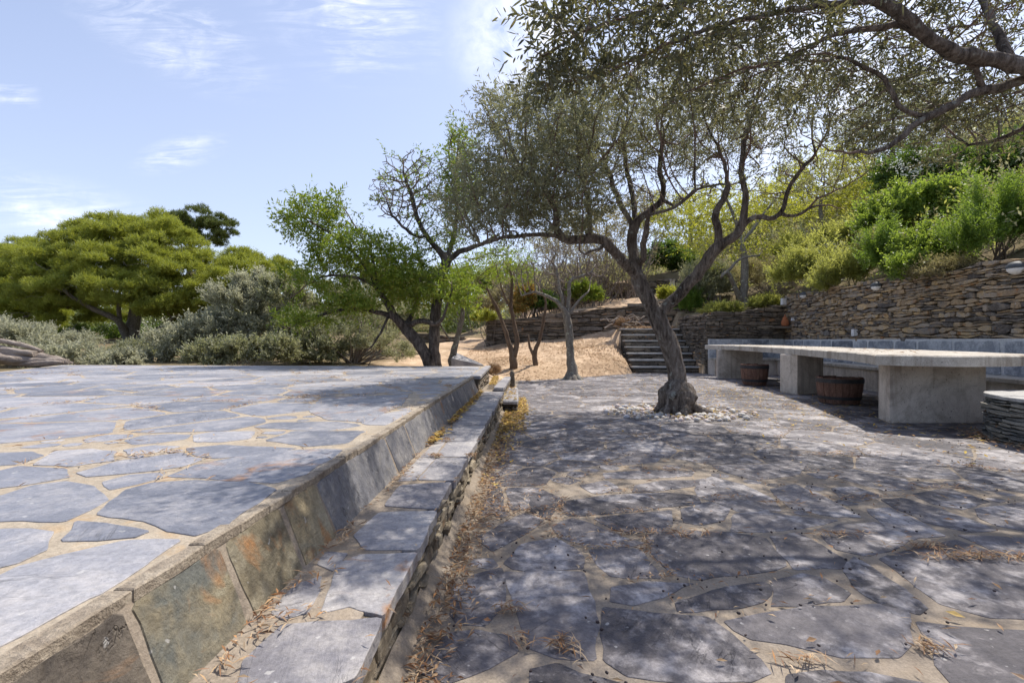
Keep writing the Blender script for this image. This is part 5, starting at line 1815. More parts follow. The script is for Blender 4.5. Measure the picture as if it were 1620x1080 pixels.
b5 = bz_(905, 11.75)
limbs = [[np.append(b5 - [0, 0, .06], .20)] + PL([(906, 592, 11.75, .15), (903, 572, 11.75, .105), (901, 545, 11.75, .092), (899, 520, 11.75, .09), (896, 500, 11.75, .085), (886, 482, 11.7, .055), (868, 470, 11.7, .045), (845, 462, 11.6, .03), (825, 468, 11.6, .02)]),
         PL([(898, 502, 11.75, .06), (900, 470, 11.8, .05), (902, 445, 11.8, .045), (915, 438, 11.8, .035), (935, 432, 11.8, .02)]), PL([(899, 500, 11.75, .05), (912, 480, 11.8, .035), (930, 462, 11.9, .02)]), PL([(893, 480, 11.7, .04), (884, 455, 11.7, .03), (880, 425, 11.7, .02)])]
att = np.vstack([ell(P(890, 420, 11.7), (.9, .8, .55), 800), ell(P(940, 425, 11.9), (.45, .6, .4), 260), ell(P(840, 430, 11.6), (.45, .5, .4), 240)])
tree('bare_fig_tree', 'leafless grey tree with lichen-covered trunk standing at the back edge of the patio', b5, limbs, att, M['bark_lichen'], None, 0, 0, 0, step=0.11, di=1.1, dk=0.11, twig=M['twig_grey'], r0=0.006, rough=0.2,
     trunk_fn=lambda mt: [tube(mt, spline([np.append(b5 + [0, 0, .22], .10), np.append(b5 + np.array([math.cos(a), math.sin(a), 0]) * .22 + [0, 0, .07], .085), np.append(b5 + np.array([math.cos(a), math.sin(a), 0]) * .42 + [0, 0, -.04], .04)], 6)[:, :3], np.linspace(.11, .035, 13), 9, rough=.25, rs=8) for a in (0.0, -.6, 1.0, 2.2, 3.2, 4.2, -1.3)])

# ------------------------------------------------------------------ trees on the terraces to the right
b6 = bz_(1176, 15.4)
limbs = [[np.append(b6 - [0, 0, .05], .17)] + PL([(1176, 470, 15.4, .13), (1178, 440, 15.4, .115), (1177, 410, 15.4, .105), (1172, 380, 15.4, .08), (1160, 340, 15.5, .05), (1140, 300, 15.7, .025)]),
         PL([(1174, 478, 15.4, .10), (1163, 455, 15.2, .07), (1150, 430, 15.0, .06), (1140, 440, 14.9, .04)]), PL([(1150, 432, 15.0, .05), (1170, 410, 14.9, .04), (1200, 404, 14.8, .025)]),
         PL([(1174, 385, 15.4, .06), (1200, 350, 15.6, .04), (1230, 310, 15.8, .02)])]
att = np.vstack([ell(P(1140, 330, 15.8), (1.4, 1.2, .85), 420), ell(P(1225, 320, 15.8), (1.2, 1.1, .8), 330), ell(P(1190, 395, 15.2), (.8, .7, .35), 150), ell(P(1100, 385, 15.6), (.7, .7, .4), 110)])
tree('almond_tree', 'yellow-green almond on the upper terrace above the short wall beside the stairs', b6, limbs, att, M['bark_lichen'], M['leaf_yellow'], 0.85, 0.12, 0.036, step=0.17, per=2, nl=8, slen=0.34, thr=0.015, di=1.5, dk=0.24, twig=M['twig_grey'], r0=0.005)


def simple_tree(name, label, px, py_top, d, blobs, leaf, bark, L, W, n_at, group=None, prob=.9, step=.28, **kw):
    b = bz_(px, d)
    top = P(px, py_top, d)
    limbs = [[np.append(b - [0, 0, .1], .16), np.append(b * .6 + top * .4 + rng.normal(0, .1, 3), .12), np.append(b * .35 + top * .65 + rng.normal(0, .1, 3), .08), np.append(top, .03)]]
    att = np.vstack([ell(P(a, b_, d + dd), r, int(n_at * r[0] * r[2])) for a, b_, dd, r in blobs])
    return tree(name, label, b, limbs, att, bark, leaf, prob, L, W, step=step, per=4, nl=9, slen=.45, thr=.02, di=3.0, dk=.34, twig=M['twig_grey'], r0=.006, group=group, **kw)


simple_tree('hillside_tree', 'tall yellow-green tree on the slope, seen through the right side of the main olive crown', 1300, 300, 19,
            [(1300, 285, 0, (2.0, 1.6, 1.1)), (1350, 330, .5, (1.5, 1.3, .8)), (1240, 320, 0, (1.3, 1.2, .8))], M['leaf_yellow'], M['bark_lichen'], .15, .048, 190)
simple_tree('hillside_tree', 'dark grey-green tree on the skyline left of the overhanging limb', 1410, 160, 24,
            [(1420, 170, 0, (2.2, 2, 1.4)), (1370, 220, 0, (1.8, 1.6, 1.2)), (1470, 200, 0, (2, 1.6, 1.3))], M['leaf_grey_green'], M['bark'], .14, .05, 130)
simple_tree('hillside_tree', 'greyish olive on the slope at the right edge above the rosemary', 1580, 190, 15,
            [(1590, 180, 0, (2.0, 1.4, 1.1)), (1520, 220, 0, (1.4, 1.2, .6)), (1660, 220, 0, (1.4, 1.2, .9))], M['leaf_olive'], M['bark'], .10, .024, 260)
simple_tree('hillside_tree', 'yellowish tree on the slope seen above the bare thicket and behind the main olive', 1090, 320, 26,
            [(1080, 345, 0, (2.6, 1.8, 1.2)), (1170, 350, 0, (2.0, 1.6, 1.0))], M['leaf_yellow'], M['bark_lichen'], .16, .055, 95)
simple_tree('hillside_tree', 'grey-brown tree high on the slope behind the centre of the main olive', 960, 350, 28,
            [(950, 355, 0, (2.6, 2, 1.0)), (1020, 330, 0, (2, 1.6, 1.0)), (880, 385, 0, (1.8, 1.4, .8))], M['leaf_scrub'], M['bark_brown'], .15, .05, 110)

# ------------------------------------------------------------------ pines on the left
def pine(name, label, base, trunk, blobs, leaf, n_sh, d_scale=1.0):
    t = thing(name, label, 'tree', base)
    mt, mw, ml = MB(), MB(), MB()
    att = np.vstack([ell(c, np.asarray(r) * [1, 1, .8], int(26 * r[0])) for c, r in blobs])
    Nn, par, rr, nl_ = grow(trunk, att, .35, 6.0, .45, r0=.012, e=2.2, iters=120)
    tree_mesh(mt, mw, Nn, par, rr, .05, 8, .12)
    mt.build('trunk', M['bark_lichen'], t)
    mw.build('branches', M['twig_grey'], t)
    for c, r in blobs:
        r = np.asarray(r) * [1.0, 1.0, 1.35]
        pads = ell(c, r * 1.06, int(12.5 * r[0] * r[1]), 0.62)
        pads = pads[pads[:, 2] > c[2] - r[2] * .75]
        pr = rng.uniform(.20, .48, len(pads)) * d_scale
        m_ = int(n_sh * .55)
        w_ = np.repeat(np.arange(len(pads)), m_)
        n = len(w_)
        q_ = unit(rng.normal(size=(n, 3)))
        q_[:, 2] = np.where(q_[:, 2] < -.25, -q_[:, 2], q_[:, 2])
        q_ *= (rng.uniform(.35, 1, n) ** .5)[:, None]
        S = pads[w_] + q_ * pr[w_][:, None] * [1.1, 1.1, .85]
        D = q_ * [.9, .9, .8] + [0, 0, .55] + rng.normal(0, .25, (n, 3))
        shoots(ml, S, D, .22 * d_scale, 9, .16 * d_scale, .026 * d_scale, .7, .3)
    ml.build('crown', leaf, t)


def pb_(px, py, d, rx, rz, ry=None):
    return (P(px, py, d), (rx, ry or rx * .9, rz))


D0 = 28.0
base = bz_(205, D0)
pine('pine_tree', 'broad bright-green umbrella pine with pale bare lower limbs left of centre behind the bushes', base,
     [[np.append(base - [0, 0, .2], .42)] + PL([(207, 540, D0, .38), (212, 510, D0, .34), (215, 480, D0, .28), (212, 440, D0, .2), (205, 400, D0, .1)]),
      PL([(205, 545, D0, .22), (195, 522, 27.5, .2), (185, 505, 27, .16), (150, 490, 26.5, .13), (115, 470, 26, .09), (85, 445, 26, .05)]),
      PL([(192, 517, 27.5, .12), (188, 490, 27, .10), (190, 460, 27, .06)]),
      PL([(205, 548, 28, .12), (185, 542, 27, .10), (145, 535, 26.5, .08), (115, 520, 26, .05)]),
      PL([(210, 545, 28, .16), (225, 530, 27.5, .13), (250, 520, 27, .09), (290, 490, 27, .05)]),
      PL([(214, 480, 28, .16), (260, 450, 28, .12), (310, 430, 28, .06)])],
     [pb_(200, 385, 28.5, 2.2, 1.0), pb_(140, 395, 28, 2.0, .9), pb_(265, 395, 28, 2.0, 1.0), pb_(310, 425, 28, 1.9, .9), pb_(100, 430, 27, 2.0, .9), pb_(160, 430, 26.8, 2.0, .9), pb_(225, 430, 26.6, 2.0, 1.0), pb_(280, 455, 26.6, 1.8, .9),
      pb_(345, 455, 27.5, 1.6, .8), pb_(120, 465, 26, 1.7, .6), pb_(185, 465, 25.7, 1.7, .7), pb_(235, 470, 25.8, 1.5, .7), pb_(330, 480, 27, 1.4, .6), pb_(385, 440, 29, 1.6, .9), pb_(260, 495, 27, 1.2, .5), pb_(60, 430, 28, 1.8, .9), pb_(70, 470, 27, 1.8, .8), pb_(110, 495, 27.5, 1.5, .6), pb_(40, 500, 28.5, 1.6, .7), pb_(370, 475, 28, 1.5, .8), pb_(300, 500, 28.5, 1.5, .7), pb_(170, 370, 29, 1.6, .7), pb_(240, 368, 29, 1.6, .7), pb_(390, 420, 30, 1.2, .6), pb_(165, 495, 29.5, 1.5, .7)],
     M['leaf_pine'], 190)
base = bz_(10, 31)
pine('pine_tree', 'second green pine cut by the left edge of the photo', base,
     [[np.append(base - [0, 0, .2], .3), np.append(P(10, 510, 31), .26), np.append(P(15, 450, 31), .15), np.append(P(20, 420, 31), .06)]],
     [pb_(20, 425, 31, 2.4, 1.0), pb_(-50, 435, 30.5, 2.4, 1.2), pb_(60, 415, 31.5, 2.0, .9), pb_(-20, 465, 30, 2.4, 1.0), pb_(35, 475, 29.5, 2.0, .9), pb_(-110, 440, 31, 2.2, 1.2), pb_(50, 505, 29.8, 1.8, .8), pb_(0, 510, 29.8, 2.0, .8)],
     M['leaf_pine'], 170)
base = bz_(300, 40)
pine('pine_tree', 'small darker pine with three rounded heads rising behind the umbrella pine', base,
     [[np.append(base - [0, 0, .2], .3), np.append(P(300, 450, 40), .24), np.append(P(300, 400, 40), .18), np.append(P(302, 370, 40), .10), np.append(P(312, 350, 40), .05)],
      PL([(300, 400, 40, .12), (325, 385, 40, .08), (350, 365, 40, .05)]), PL([(300, 395, 40, .1), (282, 375, 40, .07), (268, 360, 40, .04)])],
     [pb_(310, 348, 40, 1.4, .75), pb_(283, 360, 40, 1.3, .6), pb_(352, 360, 40, 1.2, .7), pb_(330, 378, 40, 1.2, .6), pb_(265, 352, 40.3, .8, .4), pb_(295, 378, 40, 1.2, .5)], M['leaf_pine_dark'], 210)
base = bz_(430, 34)
pine('pine_tree', 'low pine crown showing at the right foot of the umbrella pine above the grey bushes', base,
     [[np.append(base - [0, 0, .2], .2), np.append(P(430, 500, 34), .16), np.append(P(430, 450, 34), .08)]],
     [pb_(425, 435, 34, 1.6, .8), pb_(395, 455, 33, 1.6, .9), pb_(450, 445, 34, 1.3, .7), pb_(420, 480, 33, 1.8, .9)], M['leaf_pine'], 170)

# ------------------------------------------------------------------ grey-green bushes behind the terrace
def px_blob(px, py, d, rx, rz, ry=None):
    return (P(px, py, d), (rx, ry or rx * .8, rz))


GB = 'grey oleaster bushes behind the terrace'
bush('oleaster_bush', 'pale grey bush above the driftwood log at the left edge', bz_(25, 11.8), [px_blob(20, 545, 11.8, .85, .62), px_blob(60, 560, 11.6, .5, .42), px_blob(-30, 540, 11.9, .8, .6)], M['leaf_grey'], 0.071, 0.030, 1426, 0.28, 13, stem=M['twig_grey'], group=GB)
bush('oleaster_bush', 'low pale bush just right of the tip of the driftwood log', bz_(125, 11.4), [px_blob(120, 570, 11.4, .55, .36), px_blob(85, 572, 11.2, .45, .33), px_blob(150, 580, 11.3, .35, .3)], M['leaf_grey'], 0.067, 0.029, 806, 0.25, 13, group=GB)
bush('oleaster_bush', 'smallest rounded silvery bush peeping over the terrace edge below the pine trunk', bz_(192, 10.8), [px_blob(195, 576, 10.8, .36, .26), px_blob(170, 582, 10.9, .25, .2)], M['leaf_grey'], 0.063, 0.028, 465, 0.22, 13, group=GB)
bush('oleaster_bush', 'dark-shadowed grey bush to the right of the pine trunk', bz_(290, 13.2), [px_blob(285, 545, 13.2, .85, .60), px_blob(330, 535, 13.4, .8, .7), px_blob(250, 570, 12.8, .5, .4)], M['leaf_grey'], 0.078, 0.033, 1364, 0.30, 13, group=GB)
bush('oleaster_bush', 'tall dense grey bush mid-way between the pine and the leafy almond', bz_(380, 13.6), [px_blob(385, 495, 13.6, .95, 1.15), px_blob(350, 530, 13.2, .7, .8), px_blob(420, 530, 13.4, .8, .9), px_blob(405, 455, 13.9, .6, .5)], M['leaf_grey'], 0.078, 0.033, 2666, 0.31, 13, nstem=14, group=GB)
bush('oleaster_bush', 'front grey bush below the tall one, touching the terrace edge', bz_(345, 11.2), [px_blob(330, 565, 11.2, .6, .36), px_blob(390, 560, 11.3, .6, .42), px_blob(440, 560, 11.3, .55, .42)], M['leaf_grey_green'], 0.069, 0.029, 1426, 0.25, 13, group=GB)
bush('oleaster_bush', 'bush of grey-green leaves half hidden under the left branches of the leafy almond', bz_(470, 12.6), [px_blob(475, 530, 12.6, .85, .7), px_blob(450, 470, 13.2, .7, .75), px_blob(510, 560, 12.2, .7, .45)], M['leaf_grey_green'], 0.075, 0.032, 1736, 0.30, 13, nstem=14, group=GB)
bush('oleaster_bush', 'open twiggy bush with arching bare stems under the leafy almond', bz_(560, 12.4), [px_blob(545, 540, 12.4, .8, .55), px_blob(600, 545, 12.3, .75, .5), px_blob(635, 560, 12.0, .45, .35), px_blob(580, 500, 12.8, .9, .6)], M['leaf_grey_green'], .062, .021, 1350, .24, 8, nstem=44, stem=M['twig_grey'], stem_r=.022, group=GB)
bush('oleaster_bush', 'far grey bush in the dark shade below the pale bare limbs of the umbrella pine', bz_(120, 19), [px_blob(110, 545, 19, 1.2, .6), px_blob(60, 540, 19.5, 1.1, .8)], M['leaf_grey'], .085, .028, 1500, .26, 9, group=GB)
bush('oleaster_bush', 'wide low grey-green bush behind the smallest silvery bush', bz_(225, 15), [px_blob(225, 562, 15, .8, .5), px_blob(180, 568, 15, .6, .45), px_blob(255, 555, 15.4, .7, .55)], M['leaf_grey_green'], .075, .025, 1500, .26, 9, group=GB)
bush('scrub_bush', 'dark undergrowth in the shade under the umbrella pine', bz_(240, 27), [px_blob(130, 535, 29, 2.6, 1.0), px_blob(250, 535, 30, 2.6, 1.2), px_blob(340, 525, 29, 2.2, 1.3), px_blob(30, 530, 31, 2.6, 1.3)], M['leaf_dark'], .15, .06, 1900, .4, 8)
bush('scrub_bush', 'big dark green scrub mass behind the leafy almond trunk', bz_(600, 17), [px_blob(590, 470, 17, 1.7, 1.2), px_blob(680, 470, 17.5, 1.2, 1.1), px_blob(520, 490, 16.5, 1.2, .9), px_blob(640, 510, 16, 1.0, .7)], M['leaf_grey_green'], .11, .04, 2800, .32, 8, nstem=20)
bush('scrub_bush', 'loose olive-brown scrub beside the path behind the left end of the retaining wall', bz_(775, 22.5), [px_blob(770, 485, 22.5, .7, .55), px_blob(795, 470, 23, .8, .7)], M['leaf_scrub'], .11, .035, 1100, .32, 8, nstem=16)
bush('scrub_bush', 'green scrub at the top of the sandy path between the almond trunks', bz_(745, 30), [px_blob(740, 455, 30, 2.2, 1.4), px_blob(800, 450, 30, 2.0, 1.3), px_blob(690, 460, 30, 2.0, 1.3)], M['leaf_almond'], .18, .06, 2200, .45, 8, nstem=16)

# ------------------------------------------------------------------ bare thicket behind the retaining wall
def thicket(label, px, d, w, h, n, leafn=0):
    b = bz_(px, d)
    t = thing('bare_thicket', label, 'shrub', b, 'bare thickets above the retaining wall')
    m_ = MB()
    ml = MB()
    for _ in range(n):
        x0 = rng.uniform(-w, w)
        p0 = b + np.array([x0, rng.uniform(-.8, .8), -.1])
        lean = np.array([rng.normal(0, .25) + x0 * .12, rng.normal(0, .25), 1.0])
        hh = h * rng.uniform(.55, 1.1)
        p2 = p0 + lean * hh
        p1 = p0 + lean * hh * .5 + rng.normal(0, .12, 3)
        sp = spline([p0, p1, p2], 6)
        r = rng.uniform(.014, .032)
        tube(m_, sp, np.linspace(r, .004, len(sp)), 4, cap=False)
        for q_ in range(11):
            k = rng.integers(3, len(sp))
            dd = unit(lean + rng.normal(0, .8, 3)) * hh * rng.uniform(.15, .4)
            s2 = spline([sp[k], sp[k] + dd * .5 + rng.normal(0, .05, 3), sp[k] + dd + [0, 0, .1]], 3)
            tube(m_, s2, np.linspace(r * .5, .005, len(s2)), 3, cap=False)
            if leafn: shoots(ml, s2[-3:], np.repeat(dd[None], 3, 0), .3, leafn, .09, .03, .9, .1)
    m_.build('branches', M['twig_grey'], t)
    if ml.n: ml.build('foliage', M['leaf_scrub'], t)


thicket('left bare brown thicket of upright stems above the retaining wall', 850, 20.0, 1.1, 2.6, 46, 2)
thicket('middle bare brown thicket of upright stems behind the lichen-grey trunk', 915, 20.6, 1.1, 2.8, 46, 2)
thicket('right bare brown thicket of upright stems behind the left limb of the main olive', 975, 21.2, 1.0, 2.9, 42, 2)

# ------------------------------------------------------------------ plants on the right-hand terraces
def wb(px, py, d, rx, rz, ry=None):
    return (P(px, py, d), (rx, ry or rx * .85, rz))


def on(px, d):
    p = bz_(px, d)
    if d < 13.6 and p[0] < wall_x(d) + 0.45:
        p[0] = wall_x(d) + 0.45
        p[2] = terr(p[0], d)
    return p


bush('rosemary_bush', 'large dense dark-green rosemary on top of the high wall at the right edge', on(1580, 7.75), [wb(1580, 350, 7.75, .72, .78), wb(1530, 380, 7.5, .35, .5), wb(1640, 340, 7.7, .6, .8)], M['leaf_rosemary'], .050, .014, 620, .44, 44, up=1.1, spread=.95, stem=M['bark_brown'], out=.55, nstem=24, inner=.1)
bush('rosemary_bush', 'narrow upright rosemary above the middle wall lamp', on(1395, 9.3), [wb(1395, 400, 9.3, .36, .55), wb(1420, 420, 9.1, .3, .35)], M['leaf_rosemary'], .050, .015, 300, .42, 40, up=1.1, spread=.95, stem=M['bark_brown'], out=.55, nstem=16, inner=.1)
bush('myrtle_bush', 'small-leaved olive-green bush on the wall top between the two rosemaries', on(1470, 8.6), [wb(1470, 395, 8.6, .55, .45), wb(1440, 425, 8.3, .35, .25), wb(1505, 415, 8.2, .35, .3)], M['leaf_green'], .05, .026, 900, .26, 14, up=.5)
bush('dry_bush', 'brownish half-dry bush spilling over the wall edge under the small-leaved bush', on(1490, 7.9), [wb(1480, 430, 8.0, .42, .22), wb(1515, 425, 7.8, .3, .2)], M['leaf_scrub'], .04, .012, 700, .2, 8, up=.2)
bush('myrtle_bush', 'tall bright bush of round leaves behind the wall-top bushes', on(1450, 10.6), [wb(1450, 335, 10.6, .95, .65), wb(1400, 350, 10.8, .7, .5), wb(1510, 320, 10.4, .8, .6)], M['leaf_green'], .07, .04, 1300, .3, 12, up=.4)
bush('flowering_shrub', 'dark shrub with clusters of small white flowers below the overhanging limb', on(1440, 12.6), [wb(1440, 280, 12.6, 1.0, .75), wb(1490, 270, 12.4, .8, .6)], M['leaf_dark'], .075, .034, 1900, .28, 8, up=.3,
     extra=lambda ml, t: (lambda mf: (shoots(mf, np.vstack([P(a, b, 11.75) + rng.normal(0, [.09, .1, .06], (26, 3)) for a, b in [(1420, 262), (1432, 272), (1450, 268), (1468, 262), (1482, 260), (1440, 292), (1435, 300), (1455, 245), (1500, 262)]]), rng.normal(size=(234, 3)), .05, 5, .03, .024, .9, .2), mf.build('flowers', M['flower'], t)))(MB()))
bush('dark_shrub', 'dark leafy shrub high on the slope at the right below the greyish olive', on(1560, 11.5), [wb(1560, 265, 11.5, 1.0, .6), wb(1620, 260, 11.2, .9, .7), wb(1510, 300, 11.2, .6, .4)], M['leaf_dark'], .09, .042, 1300, .34, 10, up=.4)
bush('santolina_bush', 'pale lime feathery bush on the wall top above the farthest wall lamp', on(1270, 13.0), [wb(1268, 430, 13.0, .85, .62), wb(1300, 425, 12.6, .6, .5)], M['leaf_lime'], .065, .020, 800, .42, 26, up=.9, spread=.8, out=.6)
bush('santolina_bush', 'lime-green spreading bush on the wall top between the far and middle wall lamps', on(1335, 11.3), [wb(1335, 428, 11.3, .62, .42), wb(1310, 445, 11.2, .4, .28), wb(1360, 420, 11.0, .35, .4)], M['leaf_lime'], .06, .018, 700, .38, 26, up=.9, spread=.8, out=.6)
bush('lime_bush', 'yellow-lime bushes further up the slope behind the feathery wall-top bushes', on(1325, 15.0), [wb(1320, 385, 15.0, 1.1, .5), wb(1370, 370, 14.5, .8, .6), wb(1260, 395, 15.5, .8, .5)], M['leaf_lime'], .095, .030, 1000, .42, 18, up=.7, spread=.8)
bush('dark_shrub', 'glossy dark green shrub above the second stone tier left of the right olive limb', on(1060, 23.2), [wb(1055, 408, 23.2, 1.2, .75), wb(1085, 420, 23.0, .8, .5)], M['leaf_dark'], .14, .06, 1700, .36, 8, up=.4)
bush('conifer_shrub', 'soft grey-green feathery shrub beside the stairs behind the right limb of the main olive', on(1108, 16.0), [wb(1105, 455, 16.0, .55, .80), wb(1135, 450, 16.1, .45, .7)], M['leaf_grey_green'], .085, .018, 2000, .4, 14, up=1.0, spread=.5, out=.5)
bush('conifer_shrub', 'darker low feathery shrub at the head of the stairs against the short wall', on(1088, 15.9), [wb(1090, 478, 15.7, .35, .5)], M['leaf_rosemary'], .075, .016, 800, .34, 14, up=.9, spread=.5, out=.5)
bush('herb_clump', 'low bright green clump on top of the short wall at its left end', on(1130, 14.5), [wb(1135, 490, 14.4, .5, .16), wb(1160, 488, 14.3, .35, .15)], M['leaf_lime'], .06, .02, 700, .2, 8, up=.8)
bush('herb_clump', 'low bright green clump on top of the short wall near the white box', on(1212, 14.4), [wb(1212, 478, 14.3, .48, .16), wb(1195, 482, 14.2, .25, .12)], M['leaf_lime'], .06, .02, 650, .2, 8, up=.8)
bush('dry_bush', 'twiggy beige dry brush behind the almond on the upper terrace', on(1215, 16.5), [wb(1220, 430, 16.5, 1.0, .65), wb(1170, 440, 16.5, .8, .5)], M['leaf_scrub'], .08, .022, 1300, .34, 7, up=.5, nstem=26)
bush('euphorbia_clump', 'small bright yellow-green clump on the left end of the retaining wall', on(776, 18.8), [wb(772, 502, 18.8, .32, .22), wb(758, 503, 19.4, .3, .2)], M['leaf_yellow'], .10, .03, 420, .22, 8, up=.8)
bush('euphorbia_clump', 'small bright yellow-green clump between the forks of the main olive', on(1058, 18.0), [wb(1058, 468, 18.0, .38, .30)], M['leaf_yellow'], .10, .03, 380, .22, 8, up=.8)
bush('laurel_bush', 'rounded yellow-green bush on the retaining wall behind the lichen-grey trunk', on(920, 19.2), [wb(918, 465, 18.9, .55, .5), wb(940, 470, 18.9, .35, .3)], M['leaf_almond'], .10, .036, 900, .28, 8, up=.5)
bush('autumn_bush', 'orange-tinged leafy bush right of the two-stemmed almond', on(832, 18.8), [wb(830, 470, 18.6, .5, .55), wb(820, 490, 18.4, .35, .3)], M['leaf_orange'], .10, .036, 620, .28, 8, up=.3)
bush('dark_shrub', 'dark low shrub at the top of the retaining wall under the bare thicket', on(855, 19.2), [wb(855, 480, 19.2, .7, .4)], M['leaf_dark'], .12, .045, 700, .28, 8, up=.4)
bush('dry_tuft', 'small dry grass tuft on the sand in front of the two-stemmed almond', bz_(780, 11.4), [(bz_(780, 11.4, .07), (.22, .2, .10))], M['straw'], .12, .008, 260, .1, 5, up=1.0, spread=.5, nstem=2, cat='grass tuft')
bush('dry_tuft', 'pale dry grass tuft at the foot of the retaining wall beside the branch pile', bz_(985, 16.3), [(bz_(985, 16.3, .12), (.3, .25, .16))], M['straw'], .16, .010, 320, .12, 5, up=1.0, spread=.5, nstem=2, cat='grass tuft')

# far hillside cover: one mass nobody could count
ml = MB()
ms = MB()
n = 1500
xx = rng.uniform(-4, 62, n)
yy_ = rng.uniform(23.5, 75, n)
kp = (xx > yy_ * 0.05 - 2.5)
xx, yy_ = xx[kp], yy_[kp]
x2 = rng.uniform(7.2, 40, 1700)
y2 = rng.uniform(6, 32, 1700)
k2 = (x2 > wall_x(y2) + 0.9) & (x2 / y2 < 1.35)
xx, yy_ = np.r_[xx, x2[k2]], np.r_[yy_, y2[k2]]
zz = terr(xx, yy_)
for x, y, z in zip(xx, yy_, zz):
    far = math.hypot(x, y)
    r = rng.uniform(.5, 1.2) * (1 + far * .012)
    k = int(26)
    d = unit(rng.normal(size=(k, 3)) + [0, 0, .3])
    S = np.array([x, y, z + r * .35]) + d * r * rng.uniform(.5, 1, (k, 1)) * [1, 1, .7]
    shoots(ml, S, d + [0, 0, .7], .22 + far * .011, 8, .03 + far * .0046, .012 + far * .0018, .8, .2, mi=int(rng.integers(0, 3)))
tag(ml.build('hillside_scrub', [M['leaf_scrub'], M['leaf_grey_green'], M['leaf_lime']]), 'mixed dry scrub covering the slope behind the terraces', 'scrub', kind='stuff')
# far pines / wood closing the horizon on the left
ml = MB()
n = 420
xx = rng.uniform(-75, -2, n)
yy_ = rng.uniform(46, 75, n)
for x, y in zip(xx, yy_):
    z = float(terr(x, y))
    r = rng.uniform(1.4, 2.6)
    k = 40
    d = unit(rng.normal(size=(k, 3)) + [0, 0, .3])
    S = np.array([x, y, z + r * .6]) + d * r * rng.uniform(.6, 1, (k, 1)) * [1, 1, .75]
    shoots(ml, S, d + [0, 0, .6], .8, 6, .45, .14, .8, .2)
tag(ml.build('distant_wood', M['leaf_pine_dark']), 'distant low wood closing the view behind the pines', 'wood', kind='stuff')

# ------------------------------------------------------------------ driftwood log on the terrace
dl = MB()
a = np.array([-8.02, 8.75, T_Z + .09])
for k, (off, r0_, r1_, ph) in enumerate([((0, 0, 0), .17, .07, 0), ((.0, -.10, .05), .13, .05, 1.3), ((0, .08, .10), .12, .05, 2.2), ((0.0, -.02, .20), .11, .045, 3.7), ((0, -.13, -.05), .10, .05, 4.4), ((0, .05, .30), .08, .03, 5.5)]):
    pts = []
    for s in np.linspace(0, 1, 22):
        q_ = a + np.array([-2.6 * s, -0.35 * s, .28 * s ** 1.1])
        sp_ = .25 + 1.0 * s
        q_ += np.array([0, off[1] * sp_ * 1.7 + .05 * math.sin(s * 9 + ph), off[2] * sp_ * 1.15 + .045 * math.sin(s * 8 + ph * 2)])
        pts.append(np.append(q_, (r1_ + (r0_ - r1_) * s ** .6) * (1 if s > .03 else .55)))
    if k in (3, 5): pts = pts[4:]
    pts = np.array(pts)
    tube(dl, pts[:, :3], pts[:, 3] * .74, 16, rough=0.3, rs=9, twist=.06)
tube(dl, spline([np.append([-9.6, 8.2, T_Z + .3], .09), np.append([-9.0, 7.7, T_Z + .12], .08), np.append([-8.35, 7.35, T_Z + .05], .06), np.append([-8.15, 7.3, T_Z + .02], .03)], 6)[:, :3], np.linspace(.11, .05, 19), 10, rough=.3, rs=6)
tag(dl.build('driftwood_log', M['driftwood'], loc=a), 'weathered hollow grey driftwood log lying on the far left corner of the terrace', 'log')

# pile of pale dead branches beside the stairs
bp = MB()
c = bz_(990, 16.2)
for k in range(16):
    p0 = c + np.array([rng.uniform(-.65, .5), rng.uniform(-.25, .25), rng.uniform(.05, .35)])
    d = np.array([rng.choice([-1, 1]) * rng.uniform(.4, .9), rng.normal(0, .2), rng.normal(0, .14)])
    sp = spline([p0 - d * .5, p0 + rng.normal(0, .09, 3), p0 + d * .5 + rng.normal(0, .06, 3)], 6)
    tube(bp, sp, np.linspace(.035, .012, len(sp)) * rng.uniform(.7, 1.3), 6, rough=.15)
tag(bp.build('branch_pile', M['driftwood'], loc=c), 'tangle of pale dead branches piled at the head of the sand beside the stairs', 'branches')

# small grey stone ramp behind the terrace end, at the foot of the slim almond
sr = MB()
r_ = P(740, 575, 10.6)
prism(sr, [P(714, 575, 10.5)[:2], P(765, 575, 10.4)[:2], P(758, 575, 11.1)[:2], P(722, 575, 11.2)[:2]], .2, np.array([.56, .42, .44, .66]), .01)
tag(sr.build('stone_ramp', M['ledge_slate']), 'grey wedge of stone at the foot of the slim almond behind the terrace corner', 'ramp')
# pale post between the olive forks
pp_ = MB()
c = P(1063, 452, 21.7)
box(pp_, (c[0] - .11, c[1] - .05, 2.3), (c[0] + .11, c[1] + .05, c[2] + .25))
box(pp_, (c[0] - .13, c[1] - .07, c[2] + .25), (c[0] + .13, c[1] + .07, c[2] + .29))
tag(pp_.build('concrete_post', M['table_top']), 'pale grey post in front of the second stone tier, between the olive forks', 'post')

